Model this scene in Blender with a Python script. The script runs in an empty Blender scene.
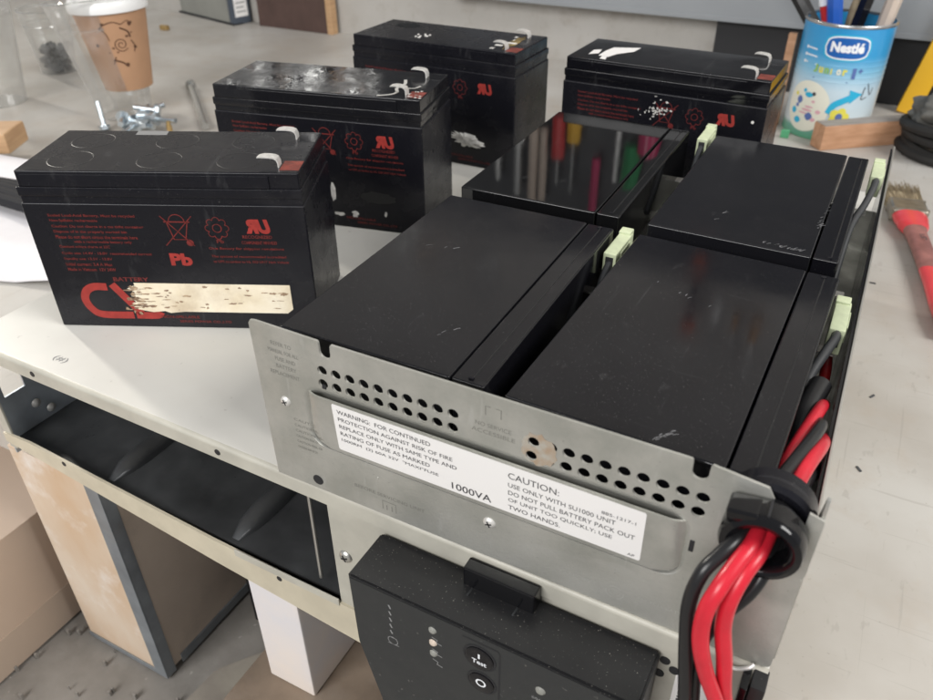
import bpy, bmesh, math, random
from mathutils import Vector, Matrix, noise
random.seed(7)
S = 0.001                      # everything below is written in millimetres
PI = math.pi
scene = bpy.context.scene
col = scene.collection

# ------------------------------------------------------------------ materials
def mat(name, base, rough=0.5, metal=0.0, var=0.0, vscale=40, rvar=0.0, rscale=60, bump=0.0, bscale=200,
        dust=0.0, dustcol=(.35, .33, .3), dscale=900, smear=0.0, smearcol=None, coat=0.0, spec=0.5, trans=0.0, ior=1.45,
        col2=None, stretch=None, scratch=0.0, scratchcol=(.6, .6, .6), alpha=None):
    m = bpy.data.materials.new(name); m.use_nodes = True
    nt = m.node_tree; N = nt.nodes; L = nt.links; b = N['Principled BSDF']
    tc = N.new('ShaderNodeTexCoord'); src = tc.outputs['Object']
    if stretch:
        mp = N.new('ShaderNodeMapping'); L.new(src, mp.inputs[0]); mp.inputs['Scale'].default_value = stretch; ssrc = mp.outputs[0]
    else: ssrc = src
    b.inputs['Roughness'].default_value = rough; b.inputs['Metallic'].default_value = metal
    b.inputs['Coat Weight'].default_value = coat; b.inputs['Coat Roughness'].default_value = .08
    b.inputs['Specular IOR Level'].default_value = spec
    b.inputs['Transmission Weight'].default_value = trans; b.inputs['IOR'].default_value = ior
    if alpha is not None: b.inputs['Alpha'].default_value = alpha
    def noi(scale, detail=4, s=None, rough_=.55):
        n = N.new('ShaderNodeTexNoise'); n.inputs['Scale'].default_value = scale; n.inputs['Detail'].default_value = detail
        n.inputs['Roughness'].default_value = rough_; L.new(s or src, n.inputs['Vector']); return n.outputs['Fac']
    def ramp(f, a, c, ca=0., cb=1.):
        r = N.new('ShaderNodeMapRange'); r.inputs[1].default_value = a; r.inputs[2].default_value = c
        r.inputs[3].default_value = ca; r.inputs[4].default_value = cb; L.new(f, r.inputs[0]); return r.outputs[0]
    def mix(f, a, c):
        x = N.new('ShaderNodeMix'); x.data_type = 'RGBA'
        if isinstance(f, float): x.inputs[0].default_value = f
        else: L.new(f, x.inputs[0])
        for i, q in ((6, a), (7, c)):
            if isinstance(q, tuple): x.inputs[i].default_value = (*q[:3], 1)
            else: L.new(q, x.inputs[i])
        return x.outputs[2]
    cur = tuple(base)
    if var or col2:
        c2 = tuple(col2) if col2 else tuple(min(1, q*(1-var)) for q in base)
        cur = mix(ramp(noi(vscale, 5, ssrc), .35, .65), cur, c2)
    if smear:
        cur = mix(ramp(noi(22, 7, None, .65), .52, .75, 0, smear), cur, tuple(smearcol or dustcol))
    if scratch:
        for k, (sx, sy) in enumerate(((14, 400), (300, 10), (120, 60))):
            mp = N.new('ShaderNodeMapping'); L.new(src, mp.inputs[0]); mp.inputs['Scale'].default_value = (sx, sy, 40)
            mp.inputs['Rotation'].default_value = (0, 0, .35+k*1.1)
            cur = mix(ramp(noi(1.0, 3, mp.outputs[0]), .66, .72, 0, scratch), cur, tuple(scratchcol))
    if dust:
        cur = mix(ramp(noi(dscale, 2), .70-.0*dust, .76, 0, dust), cur, tuple(dustcol))
    if isinstance(cur, tuple): b.inputs['Base Color'].default_value = (*cur, 1)
    else: L.new(cur, b.inputs['Base Color'])
    if rvar:
        L.new(ramp(noi(rscale, 6, ssrc, .6), .3, .7, max(.02, rough-rvar), min(1, rough+rvar)), b.inputs['Roughness'])
    if bump:
        bp = N.new('ShaderNodeBump'); bp.inputs['Strength'].default_value = bump; bp.inputs['Distance'].default_value = .0004
        L.new(noi(bscale, 4, ssrc), bp.inputs['Height']); L.new(bp.outputs[0], b.inputs['Normal'])
    return m

M = {}
def mk(k, *a, **kw): M[k] = mat(k, *a, **kw)
mk('old_black', (.008, .008, .011), .25, spec=.30, rvar=.12, rscale=45, dust=.35, dscale=1800, smear=.10, smearcol=(.12, .115, .11), bump=.06, bscale=300, scratch=.06, scratchcol=(.2, .2, .2))
mk('old_black_wavy', (.010, .010, .012), .12, rvar=.12, rscale=50, dust=.35, dscale=1800, smear=.10, smearcol=(.16, .15, .14), bump=.9, bscale=45)
mk('black_gloss', (.006, .006, .0065), .045, rvar=.03, rscale=30, dust=.2, dscale=1800, bump=.02, bscale=90, scratch=.05, scratchcol=(.2, .2, .2))
mk('black_satin', (.009, .009, .011), .14, spec=.42, rvar=.06, rscale=35, dust=.3, dscale=1800, smear=.05, smearcol=(.06, .06, .065), scratch=.03, scratchcol=(.2, .2, .21))
mk('black_mid', (.006, .006, .008), .09, spec=.42, rvar=.045, rscale=35, dust=.3, dscale=1800, smear=.06, smearcol=(.07, .07, .075), scratch=.04, scratchcol=(.25, .25, .25))
mk('black_dull', (.013, .013, .014), .42, rvar=.08, dust=.55, dscale=800)
mk('bezel_top', (.012, .012, .013), .38, rvar=.08, dust=.8, dustcol=(.45, .42, .38), dscale=1500)
mk('bezel_face', (.026, .028, .029), .42, rvar=.06, dust=.25, dscale=500, bump=.2, bscale=1800)
mk('board_grey', (.09, .095, .10), .7, var=.5, vscale=5)
mk('black_shiny', (.005, .005, .006), .10, rvar=.05)
mk('dark_void', (.02, .02, .022), .6)
mk('galv', (.56, .555, .515), .42, metal=.6, col2=(.42, .42, .38), vscale=45, rvar=.14, rscale=90, bump=.25, bscale=1100, dust=.45, dustcol=(.25, .24, .22), dscale=900, smear=.2, smearcol=(.34, .34, .32), scratch=.2, scratchcol=(.7, .7, .68))
mk('galv_edge', (.6, .59, .55), .3, metal=.8)
mk('rust', (.36, .27, .19), .7, col2=(.40, .38, .33), vscale=250)
mk('stamp', (.25, .245, .22), .5, metal=.3)
mk('stamp_light', (.62, .62, .58), .4, metal=.6)
mk('cream', (.65, .635, .59), .36, var=.10, vscale=7, rvar=.08, rscale=25, smear=.18, smearcol=(.5, .47, .42), dust=.3, dustcol=(.25, .22, .2), dscale=160, bump=.05, bscale=700)
mk('cream_frame', (.52, .50, .43), .42, var=.2, vscale=30, rvar=.08, smear=.3, smearcol=(.36, .33, .28), bump=.1)
mk('cream_lip', (.62, .56, .43), .45, var=.15, vscale=40, smear=.3, smearcol=(.42, .36, .28))
mk('rib_metal', (.17, .175, .18), .3, metal=.7, var=.3, vscale=30)
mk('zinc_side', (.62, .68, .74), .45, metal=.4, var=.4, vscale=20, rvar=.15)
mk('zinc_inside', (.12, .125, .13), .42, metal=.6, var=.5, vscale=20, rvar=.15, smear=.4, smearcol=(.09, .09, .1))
mk('white_label', (.86, .84, .82), .33, smear=.06, smearcol=(.7, .66, .6))
mk('ink', (.05, .05, .055), .5)
mk('grey_ink', (.25, .25, .25), .5)
mk('old_label', (.88, .80, .64), .6, col2=(.78, .68, .50), vscale=60, dust=.9, dustcol=(.15, .11, .08), dscale=200, smear=.55, smearcol=(.36, .25, .15))
mk('torn_paper', (.8, .78, .74), .7, var=.3, vscale=200, bump=1, bscale=400)
mk('red_bright', (.36, .032, .025), .5, var=.25, vscale=250)
mk('red_dim', (.19, .02, .017), .5, var=.5, vscale=300)
mk('red_faint', (.15, .014, .014), .5, var=.4, vscale=300)
mk('red_plastic', (.25, .05, .035), .5, var=.5, vscale=300)
mk('terminal', (.82, .80, .76), .38, metal=.45, var=.2, vscale=500)
mk('bolt_zinc', (.62, .68, .72), .25, metal=.9)
mk('brass', (.65, .45, .2), .3, metal=.9)
mk('green_plug', (.60, .66, .44), .42, var=.12, vscale=200)
mk('cable_red', (.60, .018, .035), .34, coat=.1, var=.12, vscale=120)
mk('cable_red_dull', (.35, .01, .015), .4)
mk('cable_black', (.014, .014, .015), .30)
mk('cable_grey', (.045, .047, .05), .38)
mk('table', (.52, .50, .465), .44, col2=(.42, .39, .35), vscale=9, rvar=.10, rscale=12, smear=.5, smearcol=(.42, .35, .28), dust=.45, dustcol=(.28, .24, .2), dscale=260, bump=.05, bscale=150, scratch=.3, scratchcol=(.30, .27, .24))
mk('wall', (.52, .50, .47), .8, col2=(.43, .41, .375), vscale=6, smear=.5, smearcol=(.30, .25, .2), bump=.6, bscale=60, scratch=.2, scratchcol=(.25, .22, .2))
mk('grey_cab', (.30, .315, .33), .45, var=.12, vscale=4)
mk('tan_wood', (.56, .36, .2), .55, col2=(.46, .28, .15), vscale=20, stretch=(1, 1, 8), bump=.2)
mk('orange_wood', (.58, .33, .2), .6, col2=(.45, .24, .13), vscale=30, stretch=(1, 6, 6), bump=.3)
mk('grey_wood', (.34, .31, .28), .7, col2=(.25, .22, .2), vscale=40, stretch=(1, 6, 6))
mk('brown_block', (.30, .23, .17), .8, col2=(.20, .15, .11), vscale=25, smear=.4, smearcol=(.33, .29, .25), bump=.5, bscale=90)
mk('slab', (.33, .30, .25), .85, col2=(.24, .21, .18), vscale=30, bump=.6, bscale=90)
mk('crate_wood', (.70, .60, .49), .6, col2=(.58, .38, .22), vscale=9, stretch=(1, 1, .6), smear=.9, smearcol=(.82, .78, .74), bump=.2)
mk('crate_ply', (.70, .59, .49), .7, col2=(.58, .48, .40), vscale=10, smear=.4, smearcol=(.42, .36, .31), bump=.2)
mk('edge_metal', (.33, .36, .39), .5, metal=.5, var=.3, vscale=30, smear=.4, smearcol=(.3, .28, .24))
mk('cardboard', (.66, .52, .41), .8, col2=(.58, .45, .35), vscale=6)
mk('cardboard_dark', (.54, .43, .34), .8)
mk('post_wood', (.86, .76, .67), .6, col2=(.72, .70, .72), vscale=12)
mk('floor', (.29, .27, .245), .9, col2=(.20, .185, .165), vscale=18, dust=.8, dustcol=(.45, .42, .38), dscale=120, smear=.5, smearcol=(.38, .36, .33), bump=1, bscale=60)
mk('brown_board', (.10, .06, .05), .5, var=.2)
mk('device', (.30, .30, .27), .6, var=.2, vscale=10)
mk('device_end', (.07, .085, .11), .4)
mk('paper', (.82, .80, .82), .7, var=.05)
mk('cloth_black', (.015, .015, .018), .8, bump=.5, bscale=300)
mk('kraft', (.47, .27, .155), .6, var=.08, vscale=30)
mk('stain', (.46, .33, .21), .7, col2=(.20, .12, .08), vscale=260)
mk('coffee', (.10, .045, .025), .5)
mk('lid_white', (.85, .85, .84), .35)
mk('dark_stuff', (.10, .105, .11), .6, var=.6, vscale=200, bump=1, bscale=150)
mk('bristle', (.42, .34, .22), .7, col2=(.20, .15, .09), vscale=60, stretch=(12, 1, 1), bump=1, bscale=300)
mk('ferrule', (.38, .34, .28), .35, metal=.8, var=.3, vscale=100)
mk('brush_red', (.72, .05, .06), .3, var=.1, coat=.3)
mk('brush_grip', (.38, .16, .14), .5, var=.4, vscale=50)
mk('can_blue', (.05, .32, .62), .28, coat=.3)
mk('can_white', (.62, .70, .74), .3, coat=.3)
mk('can_metal', (.55, .55, .55), .25, metal=.9)
mk('logo_blue', (.015, .12, .42), .3)
mk('print_white', (.85, .87, .9), .3)
mk('print_cream', (.78, .77, .66), .3)
mk('print_yellow', (.75, .68, .10), .3)
mk('print_green', (.28, .5, .12), .3)
mk('print_cyan', (.03, .42, .66), .3)
mk('print_pink', (.7, .4, .45), .3)
mk('print_navy', (.1, .16, .4), .3)
mk('yellow', (.75, .42, .02), .45, dust=.6, dustcol=(.2, .1, .02), dscale=200)
mk('ochre', (.30, .21, .06), .5, col2=(.05, .04, .03), vscale=150)
mk('scuff', (.16, .16, .165), .5)
mk('rag', (.17, .165, .15), .85, var=.5, vscale=30, bump=1, bscale=60)
mk('rubber', (.02, .019, .018), .7)
mk('blue_plastic', (.03, .12, .5), .3)
mk('red_tool', (.55, .03, .03), .3)
mk('magenta_tool', (.5, .03, .12), .3)
mk('green_tool', (.02, .25, .08), .3)
mk('orange_tool', (.75, .14, .03), .35)
mk('clear_handle', (.6, .5, .42), .2)
mk('steel', (.6, .6, .58), .25, metal=.95)
mk('tip_green', (.1, .4, .2), .4)
mk('pencil', (.22, .22, .22), .6)

def clearmat():
    m = bpy.data.materials.new('clear_plastic'); m.use_nodes = True
    nt = m.node_tree; N = nt.nodes; L = nt.links; N.clear()
    o = N.new('ShaderNodeOutputMaterial'); mx = N.new('ShaderNodeMixShader'); tr = N.new('ShaderNodeBsdfTransparent')
    g = N.new('ShaderNodeBsdfGlossy'); g.inputs['Roughness'].default_value = .12
    d = N.new('ShaderNodeBsdfDiffuse'); d.inputs[0].default_value = (.75, .75, .73, 1)
    a = N.new('ShaderNodeMixShader'); a.inputs[0].default_value = .35
    L.new(g.outputs[0], a.inputs[1]); L.new(d.outputs[0], a.inputs[2])
    lw = N.new('ShaderNodeLayerWeight'); lw.inputs[0].default_value = .35
    mr = N.new('ShaderNodeMapRange'); mr.inputs[3].default_value = .16; mr.inputs[4].default_value = .85
    L.new(lw.outputs['Facing'], mr.inputs[0]); L.new(mr.outputs[0], mx.inputs[0])
    tr.inputs[0].default_value = (.96, .96, .95, 1)
    L.new(tr.outputs[0], mx.inputs[1]); L.new(a.outputs[0], mx.inputs[2]); L.new(mx.outputs[0], o.inputs[0])
    return m
M['clear'] = clearmat()

def canmat():
    m = bpy.data.materials.new('can_print'); m.use_nodes = True
    nt = m.node_tree; N = nt.nodes; L = nt.links; b = N['Principled BSDF']
    b.inputs['Roughness'].default_value = .3; b.inputs['Coat Weight'].default_value = .3
    tc = N.new('ShaderNodeTexCoord'); sp = N.new('ShaderNodeSeparateXYZ'); L.new(tc.outputs['Object'], sp.inputs[0])
    r = N.new('ShaderNodeValToRGB'); mr = N.new('ShaderNodeMapRange'); mr.inputs[1].default_value = 0; mr.inputs[2].default_value = .133
    L.new(sp.outputs[2], mr.inputs[0]); L.new(mr.outputs[0], r.inputs[0])
    e = r.color_ramp.elements; e[0].position = 0; e[0].color = (.10, .35, .2, 1); e[1].position = 1; e[1].color = (.03, .30, .62, 1)
    for p, c in ((.08, (.15, .38, .3, 1)), (.12, (.6, .68, .7, 1)), (.45, (.55, .68, .76, 1)), (.62, (.22, .5, .7, 1)), (.75, (.04, .33, .64, 1))):
        q = e.new(p); q.color = c
    L.new(r.outputs[0], b.inputs['Base Color'])
    return m
M['can_print'] = canmat()

# ------------------------------------------------------------------ geometry helpers
def frame(o=(0, 0, 0), x=(1, 0, 0), y=(0, 1, 0)):
    x = Vector(x).normalized(); y = Vector(y).normalized(); z = x.cross(y)
    m = Matrix((x, y, z)).transposed().to_4x4(); m.translation = Vector(o); return m
def axis_frame(p0, p1, up=(0, 0, 1)):
    z = (Vector(p1)-Vector(p0)).normalized(); u = Vector(up)
    if abs(z.dot(u)) > .98: u = Vector((1, 0, 0))
    x = u.cross(z).normalized(); y = z.cross(x)
    m = Matrix((x, y, z)).transposed().to_4x4(); m.translation = Vector(p0); return m
def crom(pts, n=8):
    P = [Vector(p) for p in pts]; P = [2*P[0]-P[1]]+P+[2*P[-1]-P[-2]]; out = []
    for i in range(1, len(P)-2):
        a, b, c, d = P[i-1:i+3]
        for k in range(n):
            t = k/n; out.append(.5*((2*b)+(c-a)*t+(2*a-5*b+4*c-d)*t*t+(3*b-a-3*c+d)*t**3))
    out.append(P[-2]); return out
_txt = {}
def text_mesh(s, bold=0.0):
    k = (s, bold)
    if k in _txt: return _txt[k]
    c = bpy.data.curves.new('t', 'FONT'); c.body = s; c.resolution_u = 3; c.offset = bold
    o = bpy.data.objects.new('t', c); col.objects.link(o); bpy.context.view_layer.update()
    me = bpy.data.meshes.new_from_object(o.evaluated_get(bpy.context.evaluated_depsgraph_get()))
    vs = [tuple(v.co) for v in me.vertices]; fs = [tuple(p.vertices) for p in me.polygons]
    bpy.data.objects.remove(o); bpy.data.curves.remove(c); bpy.data.meshes.remove(me)
    xs = [v[0] for v in vs]; ys = [v[1] for v in vs]
    _txt[k] = (vs, fs, min(xs), max(xs), min(ys), max(ys)); return _txt[k]
def plate_mesh(outer, holes, th, res=1):
    c = bpy.data.curves.new('p', 'CURVE'); c.dimensions = '2D'; c.fill_mode = 'BOTH'; c.extrude = th/2
    for poly in [outer]+holes:
        s = c.splines.new('POLY'); s.points.add(len(poly)-1); s.use_cyclic_u = True
        for p, q in zip(s.points, poly): p.co = (q[0], q[1], 0, 1)
    o = bpy.data.objects.new('p', c); col.objects.link(o); bpy.context.view_layer.update()
    me = bpy.data.meshes.new_from_object(o.evaluated_get(bpy.context.evaluated_depsgraph_get()))
    vs = [tuple(v.co) for v in me.vertices]; fs = [tuple(p.vertices) for p in me.polygons]
    bpy.data.objects.remove(o); bpy.data.curves.remove(c); bpy.data.meshes.remove(me)
    return vs, fs
def circ(x, y, r, n=20, a0=0., a1=2*PI, close=True):
    return [(x+r*math.cos(a0+(a1-a0)*i/n), y+r*math.sin(a0+(a1-a0)*i/n)) for i in range(n if close else n+1)]
def rrect(x0, x1, y0, y1, r, n=5):
    p = []
    for cx, cy, a in ((x1-r, y1-r, 0), (x0+r, y1-r, PI/2), (x0+r, y0+r, PI), (x1-r, y0+r, 1.5*PI)):
        p += [(cx+r*math.cos(a+PI/2*i/n), cy+r*math.sin(a+PI/2*i/n)) for i in range(n+1)]
    return p

class MB:
    def __init__(s): s.bm = bmesh.new()
    def add(s, vs, fs, m=None):
        V = [s.bm.verts.new((m @ Vector(v)) if m else v) for v in vs]
        for f in fs:
            try: s.bm.faces.new([V[i] for i in f])
            except ValueError: pass
        return s
    def merge(s, bm2, m=None):
        bm2.verts.index_update(); s.add([tuple(v.co) for v in bm2.verts], [[v.index for v in f.verts] for f in bm2.faces], m); bm2.free(); return s
    def box(s, x0, x1, y0, y1, z0, z1, bev=0, seg=2, m=None):
        b = bmesh.new(); bmesh.ops.create_cube(b, size=1)
        for v in b.verts:
            v.co = Vector(((x0+x1)/2+v.co.x*(x1-x0), (y0+y1)/2+v.co.y*(y1-y0), (z0+z1)/2+v.co.z*(z1-z0)))
        if bev: bmesh.ops.bevel(b, geom=list(b.edges), offset=bev, segments=seg, affect='EDGES', profile=.5)
        return s.merge(b, m)
    def prism(s, poly, z0, z1, m=None, bev=0):
        b = bmesh.new(); n = len(poly)
        lo = [b.verts.new((p[0], p[1], z0)) for p in poly]; hi = [b.verts.new((p[0], p[1], z1)) for p in poly]
        b.faces.new(lo[::-1]); b.faces.new(hi)
        for i in range(n): b.faces.new((lo[i], lo[(i+1) % n], hi[(i+1) % n], hi[i]))
        if bev: bmesh.ops.bevel(b, geom=list(b.edges), offset=bev, segments=2, affect='EDGES')
        return s.merge(b, m)
    def lathe(s, prof, n=32, m=None, closed=False, a0=0, a1=2*PI):
        full = abs(a1-a0-2*PI) < 1e-6; k = n if full else n+1; V = []; F = []
        for i in range(k):
            a = a0+(a1-a0)*i/n
            for r, z in prof: V.append((r*math.cos(a), r*math.sin(a), z))
        q = len(prof)
        for i in range(n):
            j = (i+1) % k
            for t in range(q-(0 if closed else 1)):
                u = (t+1) % q; F.append((i*q+t, j*q+t, j*q+u, i*q+u))
        return s.add(V, F, m)
    def cyl(s, p0, p1, r0, r1=None, n=16, caps=True):
        r1 = r0 if r1 is None else r1; Lg = (Vector(p1)-Vector(p0)).length
        m = axis_frame(p0, p1)
        s.lathe(([(1e-4, 0)] if caps else [])+[(r0, 0), (r1, Lg)]+([(1e-4, Lg)] if caps else []), n, m); return s
    def tube(s, pts, r, n=12, smooth=8, m=None):
        P = crom(pts, smooth) if smooth else [Vector(p) for p in pts]; k = len(P); V = []; F = []
        up = Vector((.3, .2, 1)).normalized()
        for i, p in enumerate(P):
            t = (P[min(i+1, k-1)]-P[max(i-1, 0)]).normalized()
            x = up.cross(t).normalized(); y = t.cross(x); up = y if y.length else up
            rr = r if not callable(r) else r(i/(k-1))
            # parallel transport
            for j in range(n):
                a = 2*PI*j/n; V.append(tuple(p+x*rr*math.cos(a)+y*rr*math.sin(a)))
            up = y
        for i in range(k-1):
            for j in range(n): F.append((i*n+j, i*n+(j+1) % n, (i+1)*n+(j+1) % n, (i+1)*n+j))
        F.append(tuple(range(n))[::-1]); F.append(tuple((k-1)*n+j for j in range(n)))
        return s.add(V, F, m)
    def text(s, t, w, h, m, x=0, y=0, bold=0., shear=0, mirror=False, cap=None):
        vs, fs, x0, x1, y0, y1 = text_mesh(t, bold)
        sx = w/(x1-x0); sy = h/(y1-y0) if h else sx
        V = []
        for v in vs:
            a = (v[0]-x0)*sx; b_ = (v[1]-y0)*sy
            if mirror: a = w-a
            V.append((x+a+shear*b_, y+b_, 0))
        return s.add(V, fs, m)
    def flat(s, poly, m, z=0): return s.add([(p[0], p[1], z) for p in poly], [tuple(range(len(poly)))], m)
    def ring(s, x, y, r, w, m, n=24, a0=0, a1=2*PI):
        V = []; F = []
        for i in range(n+1):
            a = a0+(a1-a0)*i/n
            V += [(x+(r-w)*math.cos(a), y+(r-w)*math.sin(a), 0), (x+r*math.cos(a), y+r*math.sin(a), 0)]
        for i in range(n): F.append((2*i, 2*i+1, 2*i+3, 2*i+2))
        return s.add(V, F, m)
    def stroke(s, pts, w, m, sm=0):
        P = [Vector((*p, 0)) for p in pts]
        if sm: P = crom(P, sm)
        V = []; F = []; k = len(P)
        for i, p in enumerate(P):
            t = (P[min(i+1, k-1)]-P[max(i-1, 0)]).normalized(); nn = Vector((-t.y, t.x, 0))
            V += [tuple(p-nn*w/2), tuple(p+nn*w/2)]
        for i in range(k-1): F.append((2*i, 2*i+2, 2*i+3, 2*i+1))
        return s.add(V, F, m)
    def build(s, name, material, parent=None, fn=None, sharp=35, smooth=True, fix=True):
        bm = s.bm
        if fn:
            for v in bm.verts: v.co = Vector(fn(v.co))
        for v in bm.verts: v.co *= S
        if fix: bmesh.ops.recalc_face_normals(bm, faces=bm.faces)
        for e in bm.edges:
            if len(e.link_faces) == 2 and e.calc_face_angle(0) > math.radians(sharp): e.smooth = False
        for f in bm.faces: f.smooth = smooth
        me = bpy.data.meshes.new(name); bm.to_mesh(me); bm.free()
        me.materials.append(M[material])
        o = bpy.data.objects.new(name, me); col.objects.link(o)
        if smooth:
            md = o.modifiers.new('wn', 'WEIGHTED_NORMAL'); md.keep_sharp = True; md.weight = 100
        if parent: o.parent = parent
        return o
def tag(o, label=None, cat=None, group=None, kind=None):
    if label: o['label'] = label
    if cat: o['category'] = cat
    if group: o['group'] = group
    if kind: o['kind'] = kind
    return o
def thing(name, label, cat, loc=(0, 0, 0), rz=0, group=None):
    o = bpy.data.objects.new(name, None); col.objects.link(o); o.empty_display_size = .01
    o.location = Vector(loc)*S; o.rotation_euler = (0, 0, rz); return tag(o, label, cat, group)
def blob(poly_c, w, h, n=26, jag=.25, seed=1):
    rnd = random.Random(seed); out = []
    for i in range(n):
        a = 2*PI*i/n; k = 1+rnd.uniform(-jag, jag)
        out.append((poly_c[0]+w/2*k*math.cos(a), poly_c[1]+h/2*k*math.sin(a)))
    return out

# ------------------------------------------------------------------ setting
TZ = -88.7
tag(MB().box(-3200, 1700, 6, 1060, TZ-30, TZ, bev=2).build('workbench', 'table'), kind='structure')
tag(MB().box(-3200, 1700, 1036, 1150, -900, 2200).build('wall', 'wall'), kind='structure')
FZ = -288
fl = MB(); nx, ny = 90, 60
V = []; F = []
for j in range(ny+1):
    for i in range(nx+1):
        x = -1500+i*3000/nx; y = -900+j*1900/ny
        V.append((x, y, FZ+4*noise.noise(Vector((x*.02, y*.02, 0)))-3))
for j in range(ny):
    for i in range(nx): a = j*(nx+1)+i; F.append((a, a+1, a+nx+2, a+nx+1))
tag(fl.add(V, F).build('floor', 'floor', sharp=80), kind='structure')

# ------------------------------------------------------------------ power supply chassis (rack case)
CH = thing('power_supply_case', 'cream painted metal rack case with open empty battery bay, carrying the batteries', 'power supply', (214, -16, 0), -.012)
# local: x 0 = right front corner; shift helper
def cx(x): return x-214
def cy(y): return y+16
W0, W1 = cx(-231), cx(214)
b = MB(); b.box(W0, W1, 0, 458, -1.2, 0, bev=.5)
b.build('top_panel', 'cream', CH)
b = MB()                                                             # folded front edge of the lid
seg = []
for i in range(7):
    a = PI/2*i/6; seg.append((2.2*math.sin(a), 2.2*math.cos(a)))
prof = [(0.0-0.0, -1.2)]
vs = []; fs = []
P = [(-.0, -.0)]+[(-s_, -2.2+c_) for s_, c_ in seg]+[(-2.2, -9.2), (-1.2, -9.2), (-1.2, -2.0)]
P = [(p[0]+.2, p[1]-.05) for p in P]
for x in (W0, W1):
    for y, z in P: vs.append((x, y, z))
k = len(P)
for i in range(k): fs.append((i, (i+1) % k, k+(i+1) % k, k+i))
fs += [tuple(range(k))[::-1], tuple(range(k, 2*k))]
b.add(vs, fs)
b.build('front_flange', 'cream_frame', CH)
for n_, (xx, zz) in enumerate(((-171, -4.6), (-38, -4.8))):
    MB().cyl((cx(xx), -2.0, zz), (cx(xx), -2.3, zz), 1.7, 1.7, 14).build('screw_hole', 'dark_void', CH)
# sides, back, floor of the bay
sidep, sideh = [(0, -88), (458, -88), (458, -1.4), (0, -1.4)], [[(6, -18), (6, -48), (20, -48), (20, -18)]]
v_, f_ = plate_mesh(sidep, sideh, 1.4)
MB().add(v_, f_, frame((W0+1.2, .6, 0), (0, 1, 0), (0, 0, 1))).build('left_side_panel', 'zinc_side', CH)
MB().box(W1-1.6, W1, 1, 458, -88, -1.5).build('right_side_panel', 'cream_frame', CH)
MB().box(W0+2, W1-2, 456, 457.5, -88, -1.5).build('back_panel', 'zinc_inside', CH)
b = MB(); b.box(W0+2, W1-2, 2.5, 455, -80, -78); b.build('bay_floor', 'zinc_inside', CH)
for x in (-146, -50):                                                # pressed ribs of the bay floor
    r = MB(); n = 14; V = []; F = []
    for i in range(n+1):
        t = i/n; y = cy(-11)+t*150; h = 7*min(1, math.sin(min(1, t*8+.02)*PI/2)); w = 7.5*min(1, .35+t*7)
        for j in range(9):
            a = PI*j/8; V.append((cx(x)+w*math.cos(a), y, -78.1+h*math.sin(a)))
    for i in range(n):
        for j in range(8): F.append((i*9+j, i*9+j+1, (i+1)*9+j+1, (i+1)*9+j))
    F.append(tuple(range(9)))
    r.add(V, F).build('floor_rib', 'rib_metal', CH)
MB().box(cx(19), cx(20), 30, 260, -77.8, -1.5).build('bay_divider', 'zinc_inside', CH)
MB().cyl((cx(9), 4, -74), (cx(4), 10, -14), 1.0, 1.0, 8).build('bay_rod', 'galv_edge', CH)
for (x, y, z) in ((-229.2, 6, -62), (-229.2, 34, -58), (-229.2, 14, -71)):
    MB().lathe([(0.01, 1.8), (1.6, 1.6), (2.8, .8), (3.1, 0)], 14, frame((cx(x)+2, cy(y), z), (0, 1, 0), (0, 0, 1))).build('rivet', 'terminal', CH)
# front frame right of the bay
fr = [(cx(24), -8.9), (cx(213.5), -8.9), (cx(213.5), -84), (cx(24), -84)]
v_, f_ = plate_mesh(fr, [], 1.3)
MB().add(v_, f_, frame((0, .3, 0), (1, 0, 0), (0, 0, 1))).build('front_frame', 'cream_frame', CH)
MB().box(W0, W0+7, -.6, .8, -82, -9.0, bev=.3).build('corner_post', 'cream_frame', CH)
def screw(p, r, parent, mt='galv_edge', name='screw'):
    m = frame(p, (1, 0, 0), (0, 0, 1))
    o = MB().lathe([(0.01, r*.45), (r*.5, r*.42), (r*.85, r*.25), (r, 0)], 18, m).build(name, mt, parent)
    b = MB()
    for a in (.4, .4+PI/2):
        c, s_ = math.cos(a), math.sin(a); l, w = r*.55, r*.12
        b.add([(c*l-s_*w, s_*l+c*w, r*.47), (-c*l-s_*w, -s_*l+c*w, r*.47), (-c*l+s_*w, -s_*l-c*w, r*.47), (c*l+s_*w, s_*l-c*w, r*.47)], [(0, 1, 2, 3)], m)
    b.build('screw_slot', 'dark_void', o)
    return o
screw((cx(31), -.5, -42), 3.6, CH, 'galv_edge')
# lower lip of the case, deeper towards the right
b = MB()
poly = [(cx(-231), -70), (cx(-205), -68.5), (cx(-140), -72.5), (cx(-60), -77), (cx(24), -79), (cx(210), -84), (cx(210), -115), (cx(60), -107), (cx(-60), -96), (cx(-231), -77)]
v_, f_ = plate_mesh(poly, [], 1.6)
b.add(v_, f_, frame((0, -.9, 0), (1, 0, 0), (0, 0, 1)))
b.build('lower_lip', 'cream_lip', CH)
b = MB(); b.box(cx(-44), cx(24), -2.4, -1.6, -80.5, -75.5, bev=.3); b.build('lip_tab', 'cream_frame', CH)
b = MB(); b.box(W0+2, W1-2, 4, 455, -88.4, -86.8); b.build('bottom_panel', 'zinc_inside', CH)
for (x, z) in ((-176, -72.6), (-15, -83)): MB().cyl((cx(x), -1.6, z), (cx(x), -1.9, z), 1.7, 1.7, 12).build('screw_hole', 'dark_void', CH)
# scribble on the lid
b = MB(); mm = frame((cx(-167), cy(-8), .12), (1, .05, 0), (-.05, 1, 0))
b.text('(#)', 9.5, 5.0, mm); b.build('pencil_mark', 'pencil', CH)

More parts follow.
